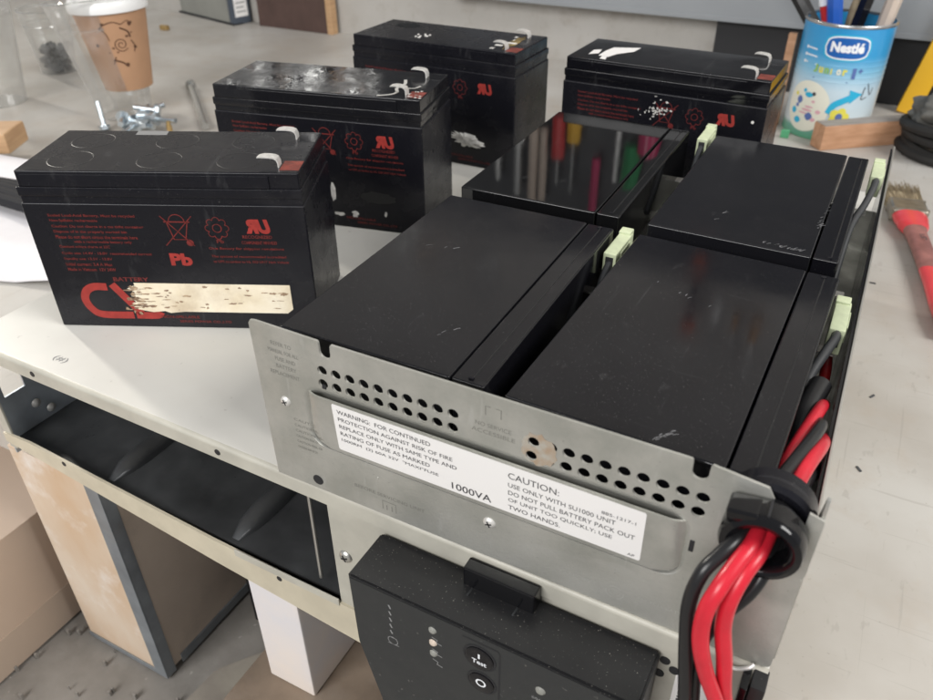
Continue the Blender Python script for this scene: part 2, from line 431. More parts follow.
# bezel with the controls
BX = MB(); yb0, yb1 = -27.2, -1.4                                    # local y (front face, back)
prof = [(cx(54), -12.5), (cx(178), -12.5), (cx(178), -100), (cx(66), -100), (cx(55), -56)]
BX.prism(prof, -yb1, -yb0, frame((0, 0, 0), (1, 0, 0), (0, 0, 1)), bev=1.0)
bezel = BX.build('bezel', 'bezel_top', CH)
face = frame((0, yb0-.12, 0), (1, 0, 0), (0, 0, 1))
b = MB(); b.prism([(cx(55.3), -13.8), (cx(176.7), -13.8), (cx(176.7), -99), (cx(66.8), -99), (cx(56.3), -56)], -.05, .05, face)
b.build('front_plate', 'bezel_face', bezel)
face2 = frame((0, yb0-.25, 0), (1, 0, 0), (0, 0, 1))
b = MB()
def bp(x, z): return cx(x), z
for i in range(5):
    x, z = bp(74.4-i*.05, -21-i*4.1); b.stroke([(x-.5, z+1.2), (x+.4, z-1.0)], .8, face2)
b.ring(cx(74.5), -43, 2.6, .35, face2, 12); b.stroke([(cx(72), -45.5), (cx(77.5), -45.2)], .4, face2); b.stroke([(cx(73), -41), (cx(76.5), -41)], .4, face2)
for i, z in enumerate((-27, -34.7, -41.5)):
    b.stroke([(cx(94), z-.5), (cx(96.5), z-1.2), (cx(96), z-3), (cx(98.5), z-3.5)], .5, face2)
b.text('*%O', 7, 3.4, face2, cx(138), -37.5)
b.build('bezel_symbols', 'grey_ink', bezel)
for i, z in enumerate((-23, -31, -38)):
    MB().lathe([(.01, 1.1), (1.3, .8), (1.9, 0)], 16, frame((cx(94.5), yb0-.1, z), (1, 0, 0), (0, 0, 1))).build('indicator_light', 'device' if i != 1 else 'crate_ply', bezel)
MB().lathe([(.01, 1.1), (1.5, .8), (2.2, 0)], 16, frame((cx(141.5), yb0-.1, -29), (1, 0, 0), (0, 0, 1))).build('indicator_light', 'device', bezel)
b = MB(); b.stroke([(cx(108), -17.2), (cx(123.5), -17.4), (cx(124.3), -19), (cx(124.3), -60)], .8, face2); b.build('control_groove', 'dark_void', bezel)
for (x, z, r, t) in ((115.6, -26.5, 6.6, 'Test'), (116.6, -42, 6.0, 'O')):
    MB().lathe([(r+.7, .15), (r+.7, .35), (r-.1, .4), (r-.3, -.5)], 40, frame((cx(x), yb0, z), (1, 0, 0), (0, 0, 1))).build('button_ring', 'dark_void', bezel)
    bt = MB().lathe([(.01, .9), (r-1.2, .9), (r-.5, .6), (r-.4, 0)], 40, frame((cx(x), yb0, z), (1, 0, 0), (0, 0, 1))).build('push_button', 'black_mid', bezel)
    f3 = frame((cx(x), yb0-1.05, z), (1, 0, 0), (0, 0, 1)); b = MB()
    if t == 'Test': b.text('Test', 6.4, 2.6, f3, -3.0, -3.0, .02); b.stroke([(.1, .6), (.1, 3.4)], .8, f3)
    else: b.ring(0, 0.6, 2.3, .75, f3, 20)
    o = b.build('button_lettering', 'print_white', bt)
# release latch
b = MB(); b.box(cx(98.3), cx(129.6), -9.0, -2.4, -19, -2.6, bev=.9); la = b.build('release_latch', 'black_shiny', CH)
for x in (102.5, 122.5): MB().tube([(cx(x), -9.2, -13), (cx(x)+.3, -9.8, -12.6), (cx(x)+.2, -13.4, -12.2)], .45, 8, 4).build('latch_wire', 'zinc_inside', la)
# right end: rack ear, sticker
MB().box(cx(206.3), cx(209), -11, 0, -84, -1.0, bev=.4).build('ear_edge', 'black_shiny', CH)
MB().box(cx(209.5), cx(214.6), -9, 0, -90, -.8, bev=.5).build('rack_ear', 'black_dull', CH)
for (x, z) in ((180, -18), (184, -21.5), (178.8, -26.5)): MB().cyl((cx(x), -.4, z), (cx(x), -.9, z), 2.0, 2.0, 14).build('screw_hole', 'dark_void', CH)
st = MB().flat(rrect(cx(185), cx(200.5), -52, -21.5, 1), frame((0, -.6, 0), (1, 0, 0), (0, 0, 1))).build('barcode_sticker', 'white_label', CH)
b = MB()
for i in range(14): b.flat([(cx(187), -24-i*1.6), (cx(191), -24-i*1.6), (cx(191), -24-i*1.6-.5-.4*(i % 3)), (cx(187), -24-i*1.6-.5-.4*(i % 3))], frame((0, -.75, 0), (1, 0, 0), (0, 0, 1)))
b.build('barcode_bars', 'ink', st)
MB().tube([(cx(198), -2.5, -1), (cx(203), -3.5, -2.4), (cx(207.5), -3.2, .6), (cx(209), -2, 2)], .8, 8, 6).build('wire_clip', 'terminal', CH)

# ------------------------------------------------------------------ battery tray
TR = thing('battery_tray', 'galvanised steel battery pack tray with perforated front plate and fuse warning label', 'battery tray', (0, -15.6, 0))
ZT = 81.0
out = [(0.6, .2), (211, .2)]+circ(211.5, 2.7, 2.5, 4, -PI/2, 0, False)+[(214.2, 46), (213.6, 47), (214.6, 49), (214.8, 72), (214.6, 73), (210.2, 74.3), (209.6, 60)]
# U shaped cut for the cable bushing
out += circ(200.2, 61, 9.4, 10, 0, -PI, False)
out += [(190.8, 64), (192.5, 72.5), (200, 75.2), (197.8, ZT-2.0)]
def notch(xc): return [(xc+3.2, ZT), (xc+2.7, ZT-.8), (xc+2.6, ZT-3.6)]+circ(xc, ZT-4.6, 2.6, 8, 0, -PI, False)+[(xc-2.6, ZT-3.6), (xc-2.7, ZT-.8), (xc-3.2, ZT)]
out += notch(177.8)+notch(36.0)+[(3.2, ZT+.6), (.6, ZT+.2), (-.4, ZT-1.4)]
holes = []
for i in range(10):
    for z in (67.4, 61.0):
        holes.append(circ(33.6+i*6.38-(.0 if z > 65 else .3), z, 2.25, 18)[::-1])
        holes.append(circ(122.4+i*6.42-(0 if z > 65 else .6), z-.5, 2.25, 18)[::-1])
RX0, RX1, RZ0, RZ1 = 22.5, 179, 26.8, 58.2
holes.append(rrect(RX0, RX1, RZ0, RZ1, 8, 7)[::-1])
v_, f_ = plate_mesh(out, holes, 1.0)
XZ = frame((0, 0, 0), (1, 0, 0), (0, 0, 1))
fp = MB().add(v_, f_, XZ).build('front_plate', 'galv', TR, sharp=30)
# pressed finger recess with a pull hood in front of it
b = MB(); lo = rrect(RX0, RX1, RZ0, RZ1, 8, 7); li = rrect(RX0+3, RX1-3, RZ0+.3, RZ1-6.0, 6, 7); n = len(lo); dep = 4.2
V = []
for t in (0, .2, .45, .75, 1.0):
    e = t*t
    for p, q in zip(lo, li): V.append((p[0]+(q[0]-p[0])*t, p[1]+(q[1]-p[1])*t, .5-e*dep))
F = []
for k in range(4):
    for i in range(n): F.append((k*n+i, k*n+(i+1) % n, (k+1)*n+(i+1) % n, (k+1)*n+i))
F.append(tuple(4*n+i for i in range(n)))
b.add(V, F, XZ).build('finger_recess', 'galv', TR, sharp=60)
HZ0, HZ1, HO = 27.2, 54.9, 1.75
b = MB(); nu, nv = 60, 16; V = []; F = []
for lay in (0, .9):
    for j in range(nv+1):
        v = j/nv; z = HZ0+(HZ1-HZ0)*v
        cut = 9*(1-math.sqrt(max(0, 1-(1-v/.33)**2))) if v < .33 else 0
        xa, xb = RX0+1.2+cut, RX1-.8-cut
        for i in range(nu+1):
            u = .5-.5*math.cos(PI*i/nu); x = xa+(xb-xa)*u
            de = min(x-xa, xb-x); q = min(1, de/7.0); rn = math.sqrt(1-(1-q)**2)
            nn = .5+(HO*v+3.2*v**.6)*rn-3.2*v**.6
            V.append((x, z, nn-lay))
q0 = (nu+1)*(nv+1)
for j in range(nv):
    for i in range(nu):
        a = j*(nu+1)+i; F += [(a, a+1, a+nu+2, a+nu+1), (q0+a, q0+a+nu+1, q0+a+nu+2, q0+a+1)]
for i in range(nu):
    a = nv*(nu+1)+i; F.append((a, a+1, q0+a+1, q0+a))
b.add(V, F, XZ).build('pull_hood', 'galv', TR, sharp=50)
MB().box(179.2, 180.8, -.9, -.2, 42.5, 47.5, bev=.2).build('recess_slot', 'dark_void', TR)
MB().box(32.6, 34.6, -.75, -.2, 58.6, 60.6, bev=.2).build('recess_slot', 'dark_void', TR)
# warning label on the tilted hood
UPV = (0, -HO, HZ1-HZ0)
def labf(off): return frame((0, -(.5+HO*(29.3-HZ0)/(HZ1-HZ0)+off), 29.3), (1, 0, 0), UPV)
lab = MB().prism(rrect(37.4, 164.4, 0, 24.8, .9, 3), -.05, .05, labf(.12)).build('warning_label', 'white_label', TR)
b = MB(); f = labf(.26); kz = 24.8/23.3
L1 = [('WARNING:  FOR CONTINUED', 42.4, 45.2, 2.2), ('PROTECTION AGAINST RISK OF FIRE', 51.6, 41.6, 2.0), ('REPLACE ONLY WITH SAME TYPE AND', 53.2, 38.0, 2.0), ('RATING OF FUSE AS MARKED', 41.4, 34.4, 2.0), ('1000RM  (2) 60A 32V  "MAXI"FUSE', 45, 30.9, 2.0)]
for t, w, z, h in L1: b.text(t, w, h, f, 39.6, (z+3.2-29.3)*kz)
b.text('1000VA', 16.8, 3.6, f, 90.2, 1.6, .006)
for t, w, z, h in (('CAUTION:', 19.6, 45.6, 3.1), ('USE ONLY WITH SU1000 UNIT', 40.5, 41.4, 2.2), ('DO NOT PULL BATTERY PACK OUT', 47.6, 37.6, 2.2), ('OF UNIT TOO QUICKLY; USE', 39.8, 33.9, 2.2), ('TWO HANDS.', 20.5, 30.3, 2.2)):
    b.text(t, w, h, f, 114.0, (z+.9-29.3)*kz)
b.text('885-1217-1', 12.2, 1.5, f, 149.2, 17.3); b.text('AP', 2.6, 1.3, f, 159.8, 1.0)
b.build('label_lettering', 'ink', lab)
# faint stamped writing
b = MB(); f = frame((0, -.56, 0), (1, 0, 0), (0, 0, 1))
for i, (t, x, w) in enumerate((('REFER TO', 9.5, 10), ('MANUAL FOR ALL', 7.5, 15), ('FUSE AND', 10.5, 10), ('BATTERY', 10.5, 10), ('REPLACEMENT', 7.0, 14.5))): b.text(t, w, 1.9, f, x, 72.5-i*3.6)
b.ring(107, 74, 0.01, 0.0, f, 3)
b.stroke([(104, 72), (104, 76), (106, 76)], .4, f); b.stroke([(108, 76), (110, 76), (110, 72)], .4, f)
b.text('NO SERVICE', 14, 1.8, f, 100, 66.6); b.text('ACCESSIBLE', 17, 1.8, f, 98.5, 63.4)
for i, w in enumerate((14, 12, 15, 11, 13, 10)): b.text('CAUTION RISK OF SHOCK'[:8+i*2], w, 1.3, f, 15, 36-i*3)
b.text('BEFORE SERVICING UNIT', 34, 1.8, f, 43, 10.5); b.stroke([(56.5, 3.6), (56.5, 8.4), (63, 8.4), (63, 3.6)], .4, f); b.stroke([(58.5, 3.6), (58.5, 6.4)], .4, f)
b.stroke([(61, 3.6), (61, 6.6)], .4, f)
b.build('stamped_lettering', 'stamp', fp)
b = MB(); b.text('ca.APC/PKG', 15, 1.5, f, 136, 8.2); b.text('RECYCLE BATTERY', 20, 1.5, f, 166, 9.6)
rc = (157.5, 8.2)
for k in range(3):
    a = PI/2+k*2*PI/3; p = [(rc[0]+3.4*math.cos(a+d), rc[1]+3.2*math.sin(a+d)) for d in (-.75, -.25, .25, .75)]
    b.stroke(p, .45, f)
    b.stroke([(rc[0]+2.0*math.cos(a+d), rc[1]+1.8*math.sin(a+d)) for d in (-.6, 0, .6)], .3, f)
b.build('recycling_mark', 'stamp_light', fp)
b = MB()
for (xc, zc, w, h, sd) in ((124.5, 64, 13, 14, 3),):
    pts = blob((xc, zc), w, h, 30, .12, sd)
    v_, f_ = plate_mesh(pts, [circ(122.4+i*6.42-(0 if z > 65 else .6), z-.5, 2.1, 14)[::-1] for i in range(1) for z in (67.4, 61.0)], .02)
    b.add(v_, f_, frame((0, -.58, 0), (1, 0, 0), (0, 0, 1)))
b.build('rust_stain', 'rust', fp)
for (x, z, r) in ((12.2, 44.8, 2.5), (106.1, 19.4, 2.7)): screw((x, -.5, z), r, TR, 'terminal')
MB().cyl((23.2, -.5, 5.4), (23.2, -.75, 5.4), 2.6, 2.6, 18).build('screw_hole', 'dark_void', TR)
MB().box(55, 55.6, -.7, -.5, 20, 21).build('scratch_mark', 'stamp_light', fp)
# floor, right wall, rear wall, corner tab
MB().box(1.5, 213.2, .6, 345, .5, 1.9).build('tray_floor', 'galv', TR)
MB().box(213.4, 214.4, 12, 395, .5, 58, bev=.2).build('right_wall', 'galv_edge', TR)
MB().prism([(0.6, 74.0), (1.8, 79.5), (2.6, 80), (14, 60), (14, 5), (.6, 5)], -.5, .5, frame((214.0, 0, 0), (0, 1, 0), (0, 0, 1))).build('corner_flange', 'galv_edge', TR)
MB().box(211.9, 213.2, 13, 393, 2, 56.5, bev=.2).build('insulation_sheet', 'black_satin', TR)
MB().box(1.5, 213, 345, 346.2, .5, 30).build('rear_wall', 'galv', TR)

# ------------------------------------------------------------------ batteries lying in the tray
def flat_battery(label, x, y, a, w, mt, mt2, scuffs=()):
    t = thing('flat_battery', label, 'battery', (x, y, 2.2), a, 'black batteries lying in the metal tray')
    H = 67.0
    cs = MB().box(0, 80.2, 0, 151, 0, H, bev=.9, seg=3).build('case', mt, t)
    if scuffs:
        b = MB(); rr = random.Random(int(x)+5); hh = frame((0, 0, H+.06))
        for (u0, v0, u1, v1, k_) in scuffs:
            for q in range(k_):
                t_ = rr.random(); u_, v_ = u0+(u1-u0)*t_+rr.uniform(-.8, .8), v0+(v1-v0)*t_+rr.uniform(-.8, .8)
                l_ = rr.uniform(.8, 2.6); d_ = rr.uniform(.2, 1.2)
                b.stroke([(u_, v_), (u_+l_*.5*d_, v_+l_*.7), (u_+l_*d_, v_+l_)], rr.uniform(.15, .5), hh)
        b.build('scuff_mark', 'scuff', cs)
    ld = MB().box(80.9, w, .4, 150.6, .6, H-.2, bev=.8, seg=3).build('lid', mt2, t)
    b = MB(); b.box(88.4, 89.0, 3, 148, H-.25, H-.05, bev=.08); b.box(w-.9, w-.4, 4, 146, H-.3, H+.05, bev=.1); b.build('lid_ridge', 'black_dull', ld)
    b = MB()
    for yy in (3.2, 147.5): b.box(87.2, 89.2, yy-.7, yy+.7, H-.3, H+.5, bev=.2)
    b.build('lid_clip', 'old_black', ld)
    b = MB()
    for yy in (20, 130): b.box(w, w+6.5, yy-3, yy+3, 40, 40.9); b.build('terminal', 'terminal', t) if False else None
    b.build('terminal', 'terminal', t)
    return t
flat_battery('black battery lying nearest the front plate on the left, satin top with faint scuffs', 0, 0, .007, 94.8, 'black_satin', 'black_mid', [(18, 90, 40, 95, 3), (60, 20, 66, 30, 3)])
flat_battery('black battery lying nearest the front plate on the right, beside the red cables', 103.6, 0, -.024, 94.8, 'black_mid', 'black_mid', [(55, -0+2, 60, 9, 16), (20, 108, 50, 96, 5)])
flat_battery('mirror glossy black battery in the rear left of the tray reflecting hanging tools', -1.6, 163.9, .010, 93.5, 'black_gloss', 'black_gloss')
flat_battery('black battery lying in the rear right of the tray beside the paint brush', 107.2, 163.9, -.006, 92.5, 'black_satin', 'black_mid', [(56, 5, 76, 4, 26), (78, 34, 80, 74, 14), (30, 20, 34, 40, 4)])

# ------------------------------------------------------------------ upright batteries
def upright(label, x, y, z, a, kind, top):
    t = thing('upright_battery', label, 'battery', (x, y, z), a, 'used batteries standing upright')
    case = MB().box(0, 151, 0, 65, 0, 76.6, bev=.9, seg=3).build('case', 'old_black', t)
    b = MB(); b.box(.9, 150.1, .9, 64.1, 76.3, 80.4, bev=.3); b.box(.2, 150.8, .2, 64.8, 80.2, 85.4, bev=.7)
    b.box(1.3, 149.7, 1.3, 63.7, 85.0, 94, bev=.8, seg=3)
    b.box(4, 134, .55, 1.5, 85.6, 92.2, bev=.25)
    lid = b.build('lid', top, t)
    b = MB()
    for u in ((24, 72, 115) if kind == 1 else ()):
        for v in (18, 46.5):
            b.lathe([(12.0, 93.95), (11.7, 94.1), (11.4, 94.1), (11.1, 93.95)], 40, Matrix.Translation((u, v, 0)))
    b.build('vent_cap_ring', 'black_dull', lid, sharp=60) if kind == 1 else b.bm.free()
    for v in (11.5, 53.5):
        b = MB(); tp = [(137.6, 93.6), (137.5, 96.4), (136.9, 97.8), (135.6, 98.6), (133, 98.9), (130, 99.0), (127.6, 98.7), (126.6, 98.1)]
        V = []; F = []
        for q, (tu, tw) in enumerate(tp):
            hw = 2.9 if q < 6 else 2.9-.9*(q-5)
            for dv, dw in ((-hw, 0), (hw, 0), (hw, .65), (-hw, .65)): V.append((tu+(.65 if q < 2 and dw else 0)+(.4 if q == 2 and dw else 0), v+dv, tw+(dw if q > 1 else 0)))
        for q in range(len(tp)-1):
            for r0_ in range(4): F.append((q*4+r0_, q*4+(r0_+1) % 4, q*4+4+(r0_+1) % 4, q*4+4+r0_))
        F += [(0, 1, 2, 3), tuple(len(tp)*4-4+r0_ for r0_ in range(4))]; b.add(V, F)
        b.build('terminal', 'terminal', t)
        b = MB(); b.box(139, 149.2, v-6.5, v+6.5, 93.9, 94.12, bev=.08)
        b.build('terminal_base', 'red_plastic' if v < 20 else 'black_mid', t)
    f = frame((0, -.12, 0), (1, 0, 0), (0, 0, 1))
    b = MB(); b.text('UR', 14.2, 8.2, f, 115.0, 60.6, .06, shear=.0, mirror=False)
    # recognised component mark is a mirrored, slanted RU
    b.bm.free(); b = MB()
    b.text('UR', 13.6, 8.4, f, 132.4-13.6-.6, 60.4, .07, shear=-.22, mirror=True)
    b.build('certification_mark', 'red_bright', case); b = MB()
    if kind == 1:
        b.text('Pb', 12.2, 7.6, f, 73.2, 40.6, .05); b.build('lead_mark', 'red_bright', case); b = MB()
        b.stroke([(33, 26.4), (25.5, 26.4), (20.5, 23.5), (18.4, 18.0), (20.5, 12.0), (26, 8.3), (44, 8.0)], 4.6, f, 5)
        b.stroke([(36.2, 28.2), (41, 21), (49, 9)], 4.6, f, 3)
        b.stroke([(45.5, 8.1), (57.5, 8.1), (60, 10.5)], 4.6, f, 3)
        b.build('brand_lettering', 'red_bright', case)
    else: b.bm.free()
    b = MB()
    if kind in (1, 2):
        for tx, u, w_, z_ in (('RECOGNIZED', 115.5, 16, 57.6), ('COMPONENT MH14533', 114.5, 19, 54.2), ('One Battery for shipping regulations', 96, 41, 50.4),
                              ('The system of recommended accredited', 96.5, 41, 45.6), ('to UPS according to HL ISO UNT High Voltage', 97.0, 41.5, 42.4)):
            b.text(tx, w_, 1.9, f, u, z_, .02)
    lines = [('Sealed Lead-Acid Battery, Must be recycled', 47, 68.6), ('Non-Spillable rechargeable', 26, 65.7), ('Caution: Do not charge in a gas tight container', 50, 62.3), ('Dispose of in the properly marked bin', 40, 59.2), ('Please do not short circuit the terminals here', 45, 56.2),
             ('with a rechargeable battery only', 32, 53.2), ('Constant voltage charge at 25C', 28, 50.2), ('Cyclic use: 14.4V - 15.0V  recommended current', 50, 46.2), ('Standby use: 13.5V - 13.8V', 27, 42.8), ('Initial current: 3.4 A Max', 26, 39.6), ('Made in Vietnam  12V 34W', 27, 36.4)]
    for i, (tx, w_, z_) in enumerate(lines): b.text(tx, w_, 2.0, f, 12.6+(0 if i != 5 else 9)+(.15*i), z_, .02)
    if kind == 1: b.text('BATTERY', 20, 2.6, f, 38, 30.2, .03)
    b.text('NON-SPILLABLE', 22, 1.8, f, 60 if kind == 1 else 92, 6.5, .02); b.text('SERIES POWER CO.,LTD', 30, 1.8, f, 70 if kind == 1 else 100, 3.4, .02)
    # crossed out bin
    b.stroke([(76, 66.2), (78.2, 56.5), (84.5, 56.5), (87, 66.2)], .6, f); b.stroke([(74.4, 66.8), (88.5, 66.8)], .8, f)
    b.ring(81.5, 66.8, 4.5, .5, f, 12, 0, PI); b.stroke([(73, 70.2), (88.6, 52.8)], .55, f); b.stroke([(90, 70.2), (73, 52.8)], .55, f); b.flat(circ(86.4, 54.6, 2.0, 12), f)
    # recycling rosette
    for k in range(8):
        a_ = k*PI/4; b.ring(102.6+4.6*math.cos(a_), 63.4+4.6*math.sin(a_), 2.0, .45, f, 10, a_-1.7, a_+1.7)
    b.ring(102.6, 63.4, 2.6, .5, f, 16); b.text('Pb', 4, 2.2, f, 101, 54.6, .03)
    b.build('printed_text', 'red_dim' if kind in (1,) else 'red_dim' if kind == 2 else 'red_faint', case)
    g = frame((0, -.28, 0), (1, 0, 0), (0, 0, 1))
    rnd = random.Random(5+kind)
    if kind == 1:
        pl = [(137, 29.4), (49, 29.4)]
        for i in range(22):
            tt = i/21; pl.append((47+rnd.uniform(-2.6, 3.2)-tt*1.0, 28.6-tt*16.4))
        pl += [(50, 11.6), (56, 10.4), (63, 11.2), (66, 10.0), (74, 11.0), (133.6, 11.0), (137, 13.8)]
        lb = MB().flat(pl, g).build('worn_sticker', 'old_label', case)
        b = MB(); h = frame((0, -.36, 0), (1, 0, 0), (0, 0, 1))
        for i in range(70):
            u, w_ = rnd.gauss(50, 5) if i < 42 else rnd.uniform(60, 133), rnd.uniform(13, 27.5)
            if u < 44: continue
            b.flat(blob((u, w_), rnd.uniform(1.2, 6 if i < 42 else 5), rnd.uniform(.4, 1.5), 13, .5, i), h)
        b.build('sticker_stain', 'stain', lb)
        b = MB()
        for i in range(12): b.flat(blob((rnd.gauss(45, 2), rnd.uniform(9, 30)), rnd.uniform(.6, 2.4), rnd.uniform(.5, 2), 9, .4, i+90), g)
        b.build('glue_residue', 'stain', case)
    if kind == 2:
        b = MB(); b.flat(blob((83.5, 26), 4.5, 13, 14, .2, 3), g); b.flat(blob((88, 9.5), 8, 3.5, 14, .4, 4), g); b.flat(blob((99, 10.5), 5, 4, 12, .4, 5), g); b.flat(blob((122, 13), 2, 4, 9, .4, 6), g)
        b.build('torn_sticker', 'torn_paper', case)
        MB().flat(blob((117, 24.5), 26, 9, 20, .12, 8), g).build('glue_residue', 'black_dull', case)
    if kind == 3:
        b = MB()
        ou = blob((109, 21.5), 30, 11, 40, .22, 12); c0 = (109, 21.5); V = []; F = []
        for q, (k_, h_) in enumerate(((1, 0), (.8, 1.0), (.5, 1.2), (.2, 1.5))):
            for p in ou: V.append((c0[0]+(p[0]-c0[0])*k_, c0[1]+(p[1]-c0[1])*k_-(p[0]-109)*.12, h_*(1+rnd.uniform(-.5, .5)) if q else 0))
        for q in range(3):
            for i in range(40): F.append((q*40+i, q*40+(i+1) % 40, (q+1)*40+(i+1) % 40, (q+1)*40+i))
        F.append(tuple(120+i for i in range(40))); b.add(V, F, g)
        b.build('torn_sticker', 'torn_paper', case)
    if kind == 4:
        b = MB()
        for i in range(46): b.flat(blob((rnd.gauss(75, 6), rnd.gauss(64.5, 3)), rnd.uniform(.4, 2.2), rnd.uniform(.4, 1.8), 8, .4, i+200), g)
        b.build('torn_sticker', 'torn_paper', case)
        MB().flat(circ(143, 66, 1.1, 10), g).build('paint_fleck', 'torn_paper', case)
        b = MB(); k2 = frame((0, 0, 94.3)); 
        b.flat([(22, 12), (30, 11), (33, 22), (42, 34), (43, 48), (24, 40), (22, 28)], k2); b.flat([(14, 12), (20, 18), (18, 30), (13, 26)], k2); b.flat([(26, 4), (31, 3), (29, 12), (25, 12)], k2)
        b.build('lid_reflection', 'white_label', lid)  # flat white shapes paint a reflection onto the lid
    if kind == 3:
        b = MB()
        for i in range(10): b.lathe([(.01, .6), (.7, .5), (1, 0)], 8, Matrix.Translation((rnd.uniform(50, 66), rnd.uniform(12, 30), 94.05)))
        for i in range(5): b.box(126+rnd.uniform(-8, 8), 130+rnd.uniform(-6, 8), 8+i*10, 12+i*10, 93.95, 94.15)
        b.build('paint_fleck', 'torn_paper', lid)
        MB().flat(blob((134, 32), 9, 40, 24, .3, 9), frame((0, 0, 94.12))).build('yellow_stain', 'ochre', lid)
        MB().flat(blob((26, 48), 22, 17, 24, .2, 19), frame((0, 0, 94.12))).build('wet_patch', 'black_gloss', lid)
    if kind == 1:
        MB().flat([(44, 56), (62, 56), (61, 63), (43, 63)], frame((0, 0, 94.1))).build('glue_residue', 'pencil', lid)
    if kind == 2:
        b = MB(); h = frame((0, 0, 94.3))
        b.stroke([(120, 3), (128, 8), (130, 14), (127, 22), (129, 32), (126, 42)], 2.2, h, 4); b.stroke([(131, 24), (138, 24), (141, 30)], 1.6, h, 3)
        b.build('silver_streak', 'terminal', lid)  # pale wavy streaks lying flat on the lid
        b = MB()
        for i in range(14): b.flat(blob((rnd.uniform(139, 149), rnd.uniform(4, 20)), 2, 1.6, 8, .4, i+300), h)
        b.build('paint_fleck', 'torn_paper', lid)
    return t
upright('front left black battery with red print and a dirty cream sticker strip', -189.9, 23.7, 0, .441, 1, 'old_black')
upright('black battery standing second in the row, behind the one with the cream sticker', -207.7, 188.8, .4, .207, 2, 'old_black_wavy')
upright('black battery standing farthest back in the left row, yellow stain on its lid', -205.2, 352.4, .4, -.007, 3, 'old_black')
upright('black battery standing behind the tray next to the blue can, white reflection painted on lid', -20.1, 364.2, .4, -.027, 4, 'black_mid')

# ------------------------------------------------------------------ connectors, cables, bushing
def plug(label, p, ang, wire=None, w='cable_grey', r=2.4, h=13):
    t = thing('cable_plug', label, 'connector', p, ang, 'pale green plugs on the battery terminals'); t.scale = (.82, .92, 1)
    b = MB(); b.box(-4.2, 4.2, -17, 13, -h, 0, bev=.9); b.box(-4.4, 3.4, 9, 16, -h+1, 1.2, bev=.7); b.box(2.8, 5.0, -10, 6, -h+3, -1.5, bev=.5)
    b.build('plug_housing', 'green_plug', t)
    b = MB(); b.box(-2.4, 2.4, -17.3, -16.9, -9, -2, bev=.1); b.build('wire_opening', 'dark_void', t)
    if wire: MB().tube(wire, r, 12, 8).build('wire', w, t)
    return t
plug('pale green plug on the front right battery, by the red cables', (206.6, 139, 57), .0, [(0, -13, -4), (0, -22, -2), (-3, -38, -1), (-7, -55, -4), (-8.5, -72, -8), (-9, -90, -14)], r=2.5)
plug('pale green plug at the rear right corner, nearest the paint brush', (207.3, 318, 63), .0, [(0, -13, -4), (0, -28, -1), (-3, -60, -2), (-8, -95, -3), (-9, -120, -12), (-9, -150, -20)], r=2.3)
plug('pale green plug in the gap between the two front batteries', (98.8, 147, 65), .0, [(0, -13, -5), (0, -24, -10), (0, -40, -26), (0, -60, -40)])
plug('pale green plug in the gap between the two rear batteries', (101, 322, 68), .0, [(0, -13, -5), (0, -24, -10), (0, -40, -26), (0, -60, -40)])
tag(MB().tube([(205.5, 84, 53), (202.5, 66, 50), (202.0, 50, 44), (202, 34, 34)], 4.4, 14, 8).build('shrink_sleeve', 'cable_black'), 'thick dark heat shrink sleeve on the wire inside the tray edge', 'cable sleeve')
tag(MB().tube([(206, 150, 30), (207, 110, 38), (206, 70, 34), (204, 45, 42), (203.5, 34, 52)], 2.4, 12, 8).build('thin_red_cable', 'cable_red_dull'), 'thinner dark red cable low inside the right tray edge', 'cable')
tag(MB().box(199.5, 206, 14, 30, 40, 54, bev=1).build('fuse_holder', 'device_end'), 'small blue grey fuse holder under the cables beside the front right battery', 'fuse holder')
# bushing (axis Y)
BU = thing('cable_bushing', 'shiny black split bushing holding the cables at the tray corner', 'cable bushing', (199.8, -16, 64.2))
mY = frame((0, 0, 0), (1, 0, 0), (0, 0, 1))                            # local z points to -Y (towards camera)
ro = [(7.6, 1.0), (7.6, 9.4), (8.4, 10.8), (10.0, 11.4), (11.8, 10.6), (12.6, 8.6), (12.6, 3.0), (11.8, 1.0)]
MB().lathe(ro, 48, mY, closed=True).build('front_ring', 'black_shiny', BU, sharp=40)
MB().lathe([(7.6, -16), (7.6, 3), (9.2, 3), (9.4, -16)], 40, mY, closed=True).build('sleeve', 'black_dull', BU, sharp=40)
MB().lathe([(7.8, -12), (7.8, -3), (12.2, -2.4), (13.6, -4), (13.2, -12)], 40, mY, closed=True).build('rear_ring', 'old_black', BU, sharp=40)
b = MB(); b.box(-10.5, -1.0, -10.8, -2, 7.6, 13.0, bev=1.2, m=Matrix.Rotation(-.12, 4, 'Y')); b.build('lock_tab', 'black_shiny', BU)
MB().box(-.5, .2, -9.5, -2, 11.2, 13.3, bev=.2).build('tab_seam', 'dark_void', BU)
def cable(name, label, pts, r, m): return tag(MB().tube(pts, r, 16, 10).build(name, m), label, 'cable', 'power cables running through the bushing')
bx_, bz_ = 201.2, 64.5
cable('red_cable', 'bright red cable of the pair hanging nearest the case front, left one',
      [(205.5, 40, 47), (206.0, 26, 57), (205, 12, 62.5), (201, -4, 64.4), (198.6, -16, 65),
       (197.4, -26, 64.4), (194.9, -33, 62), (192.2, -40, 57), (190.4, -43, 48.4), (191.2, -44, 36.5), (194.9, -43, 22), (200.4, -41, 6.7), (206, -39, -12), (210, -38, -40), (212, -38, -110)], 2.6, 'cable_red')
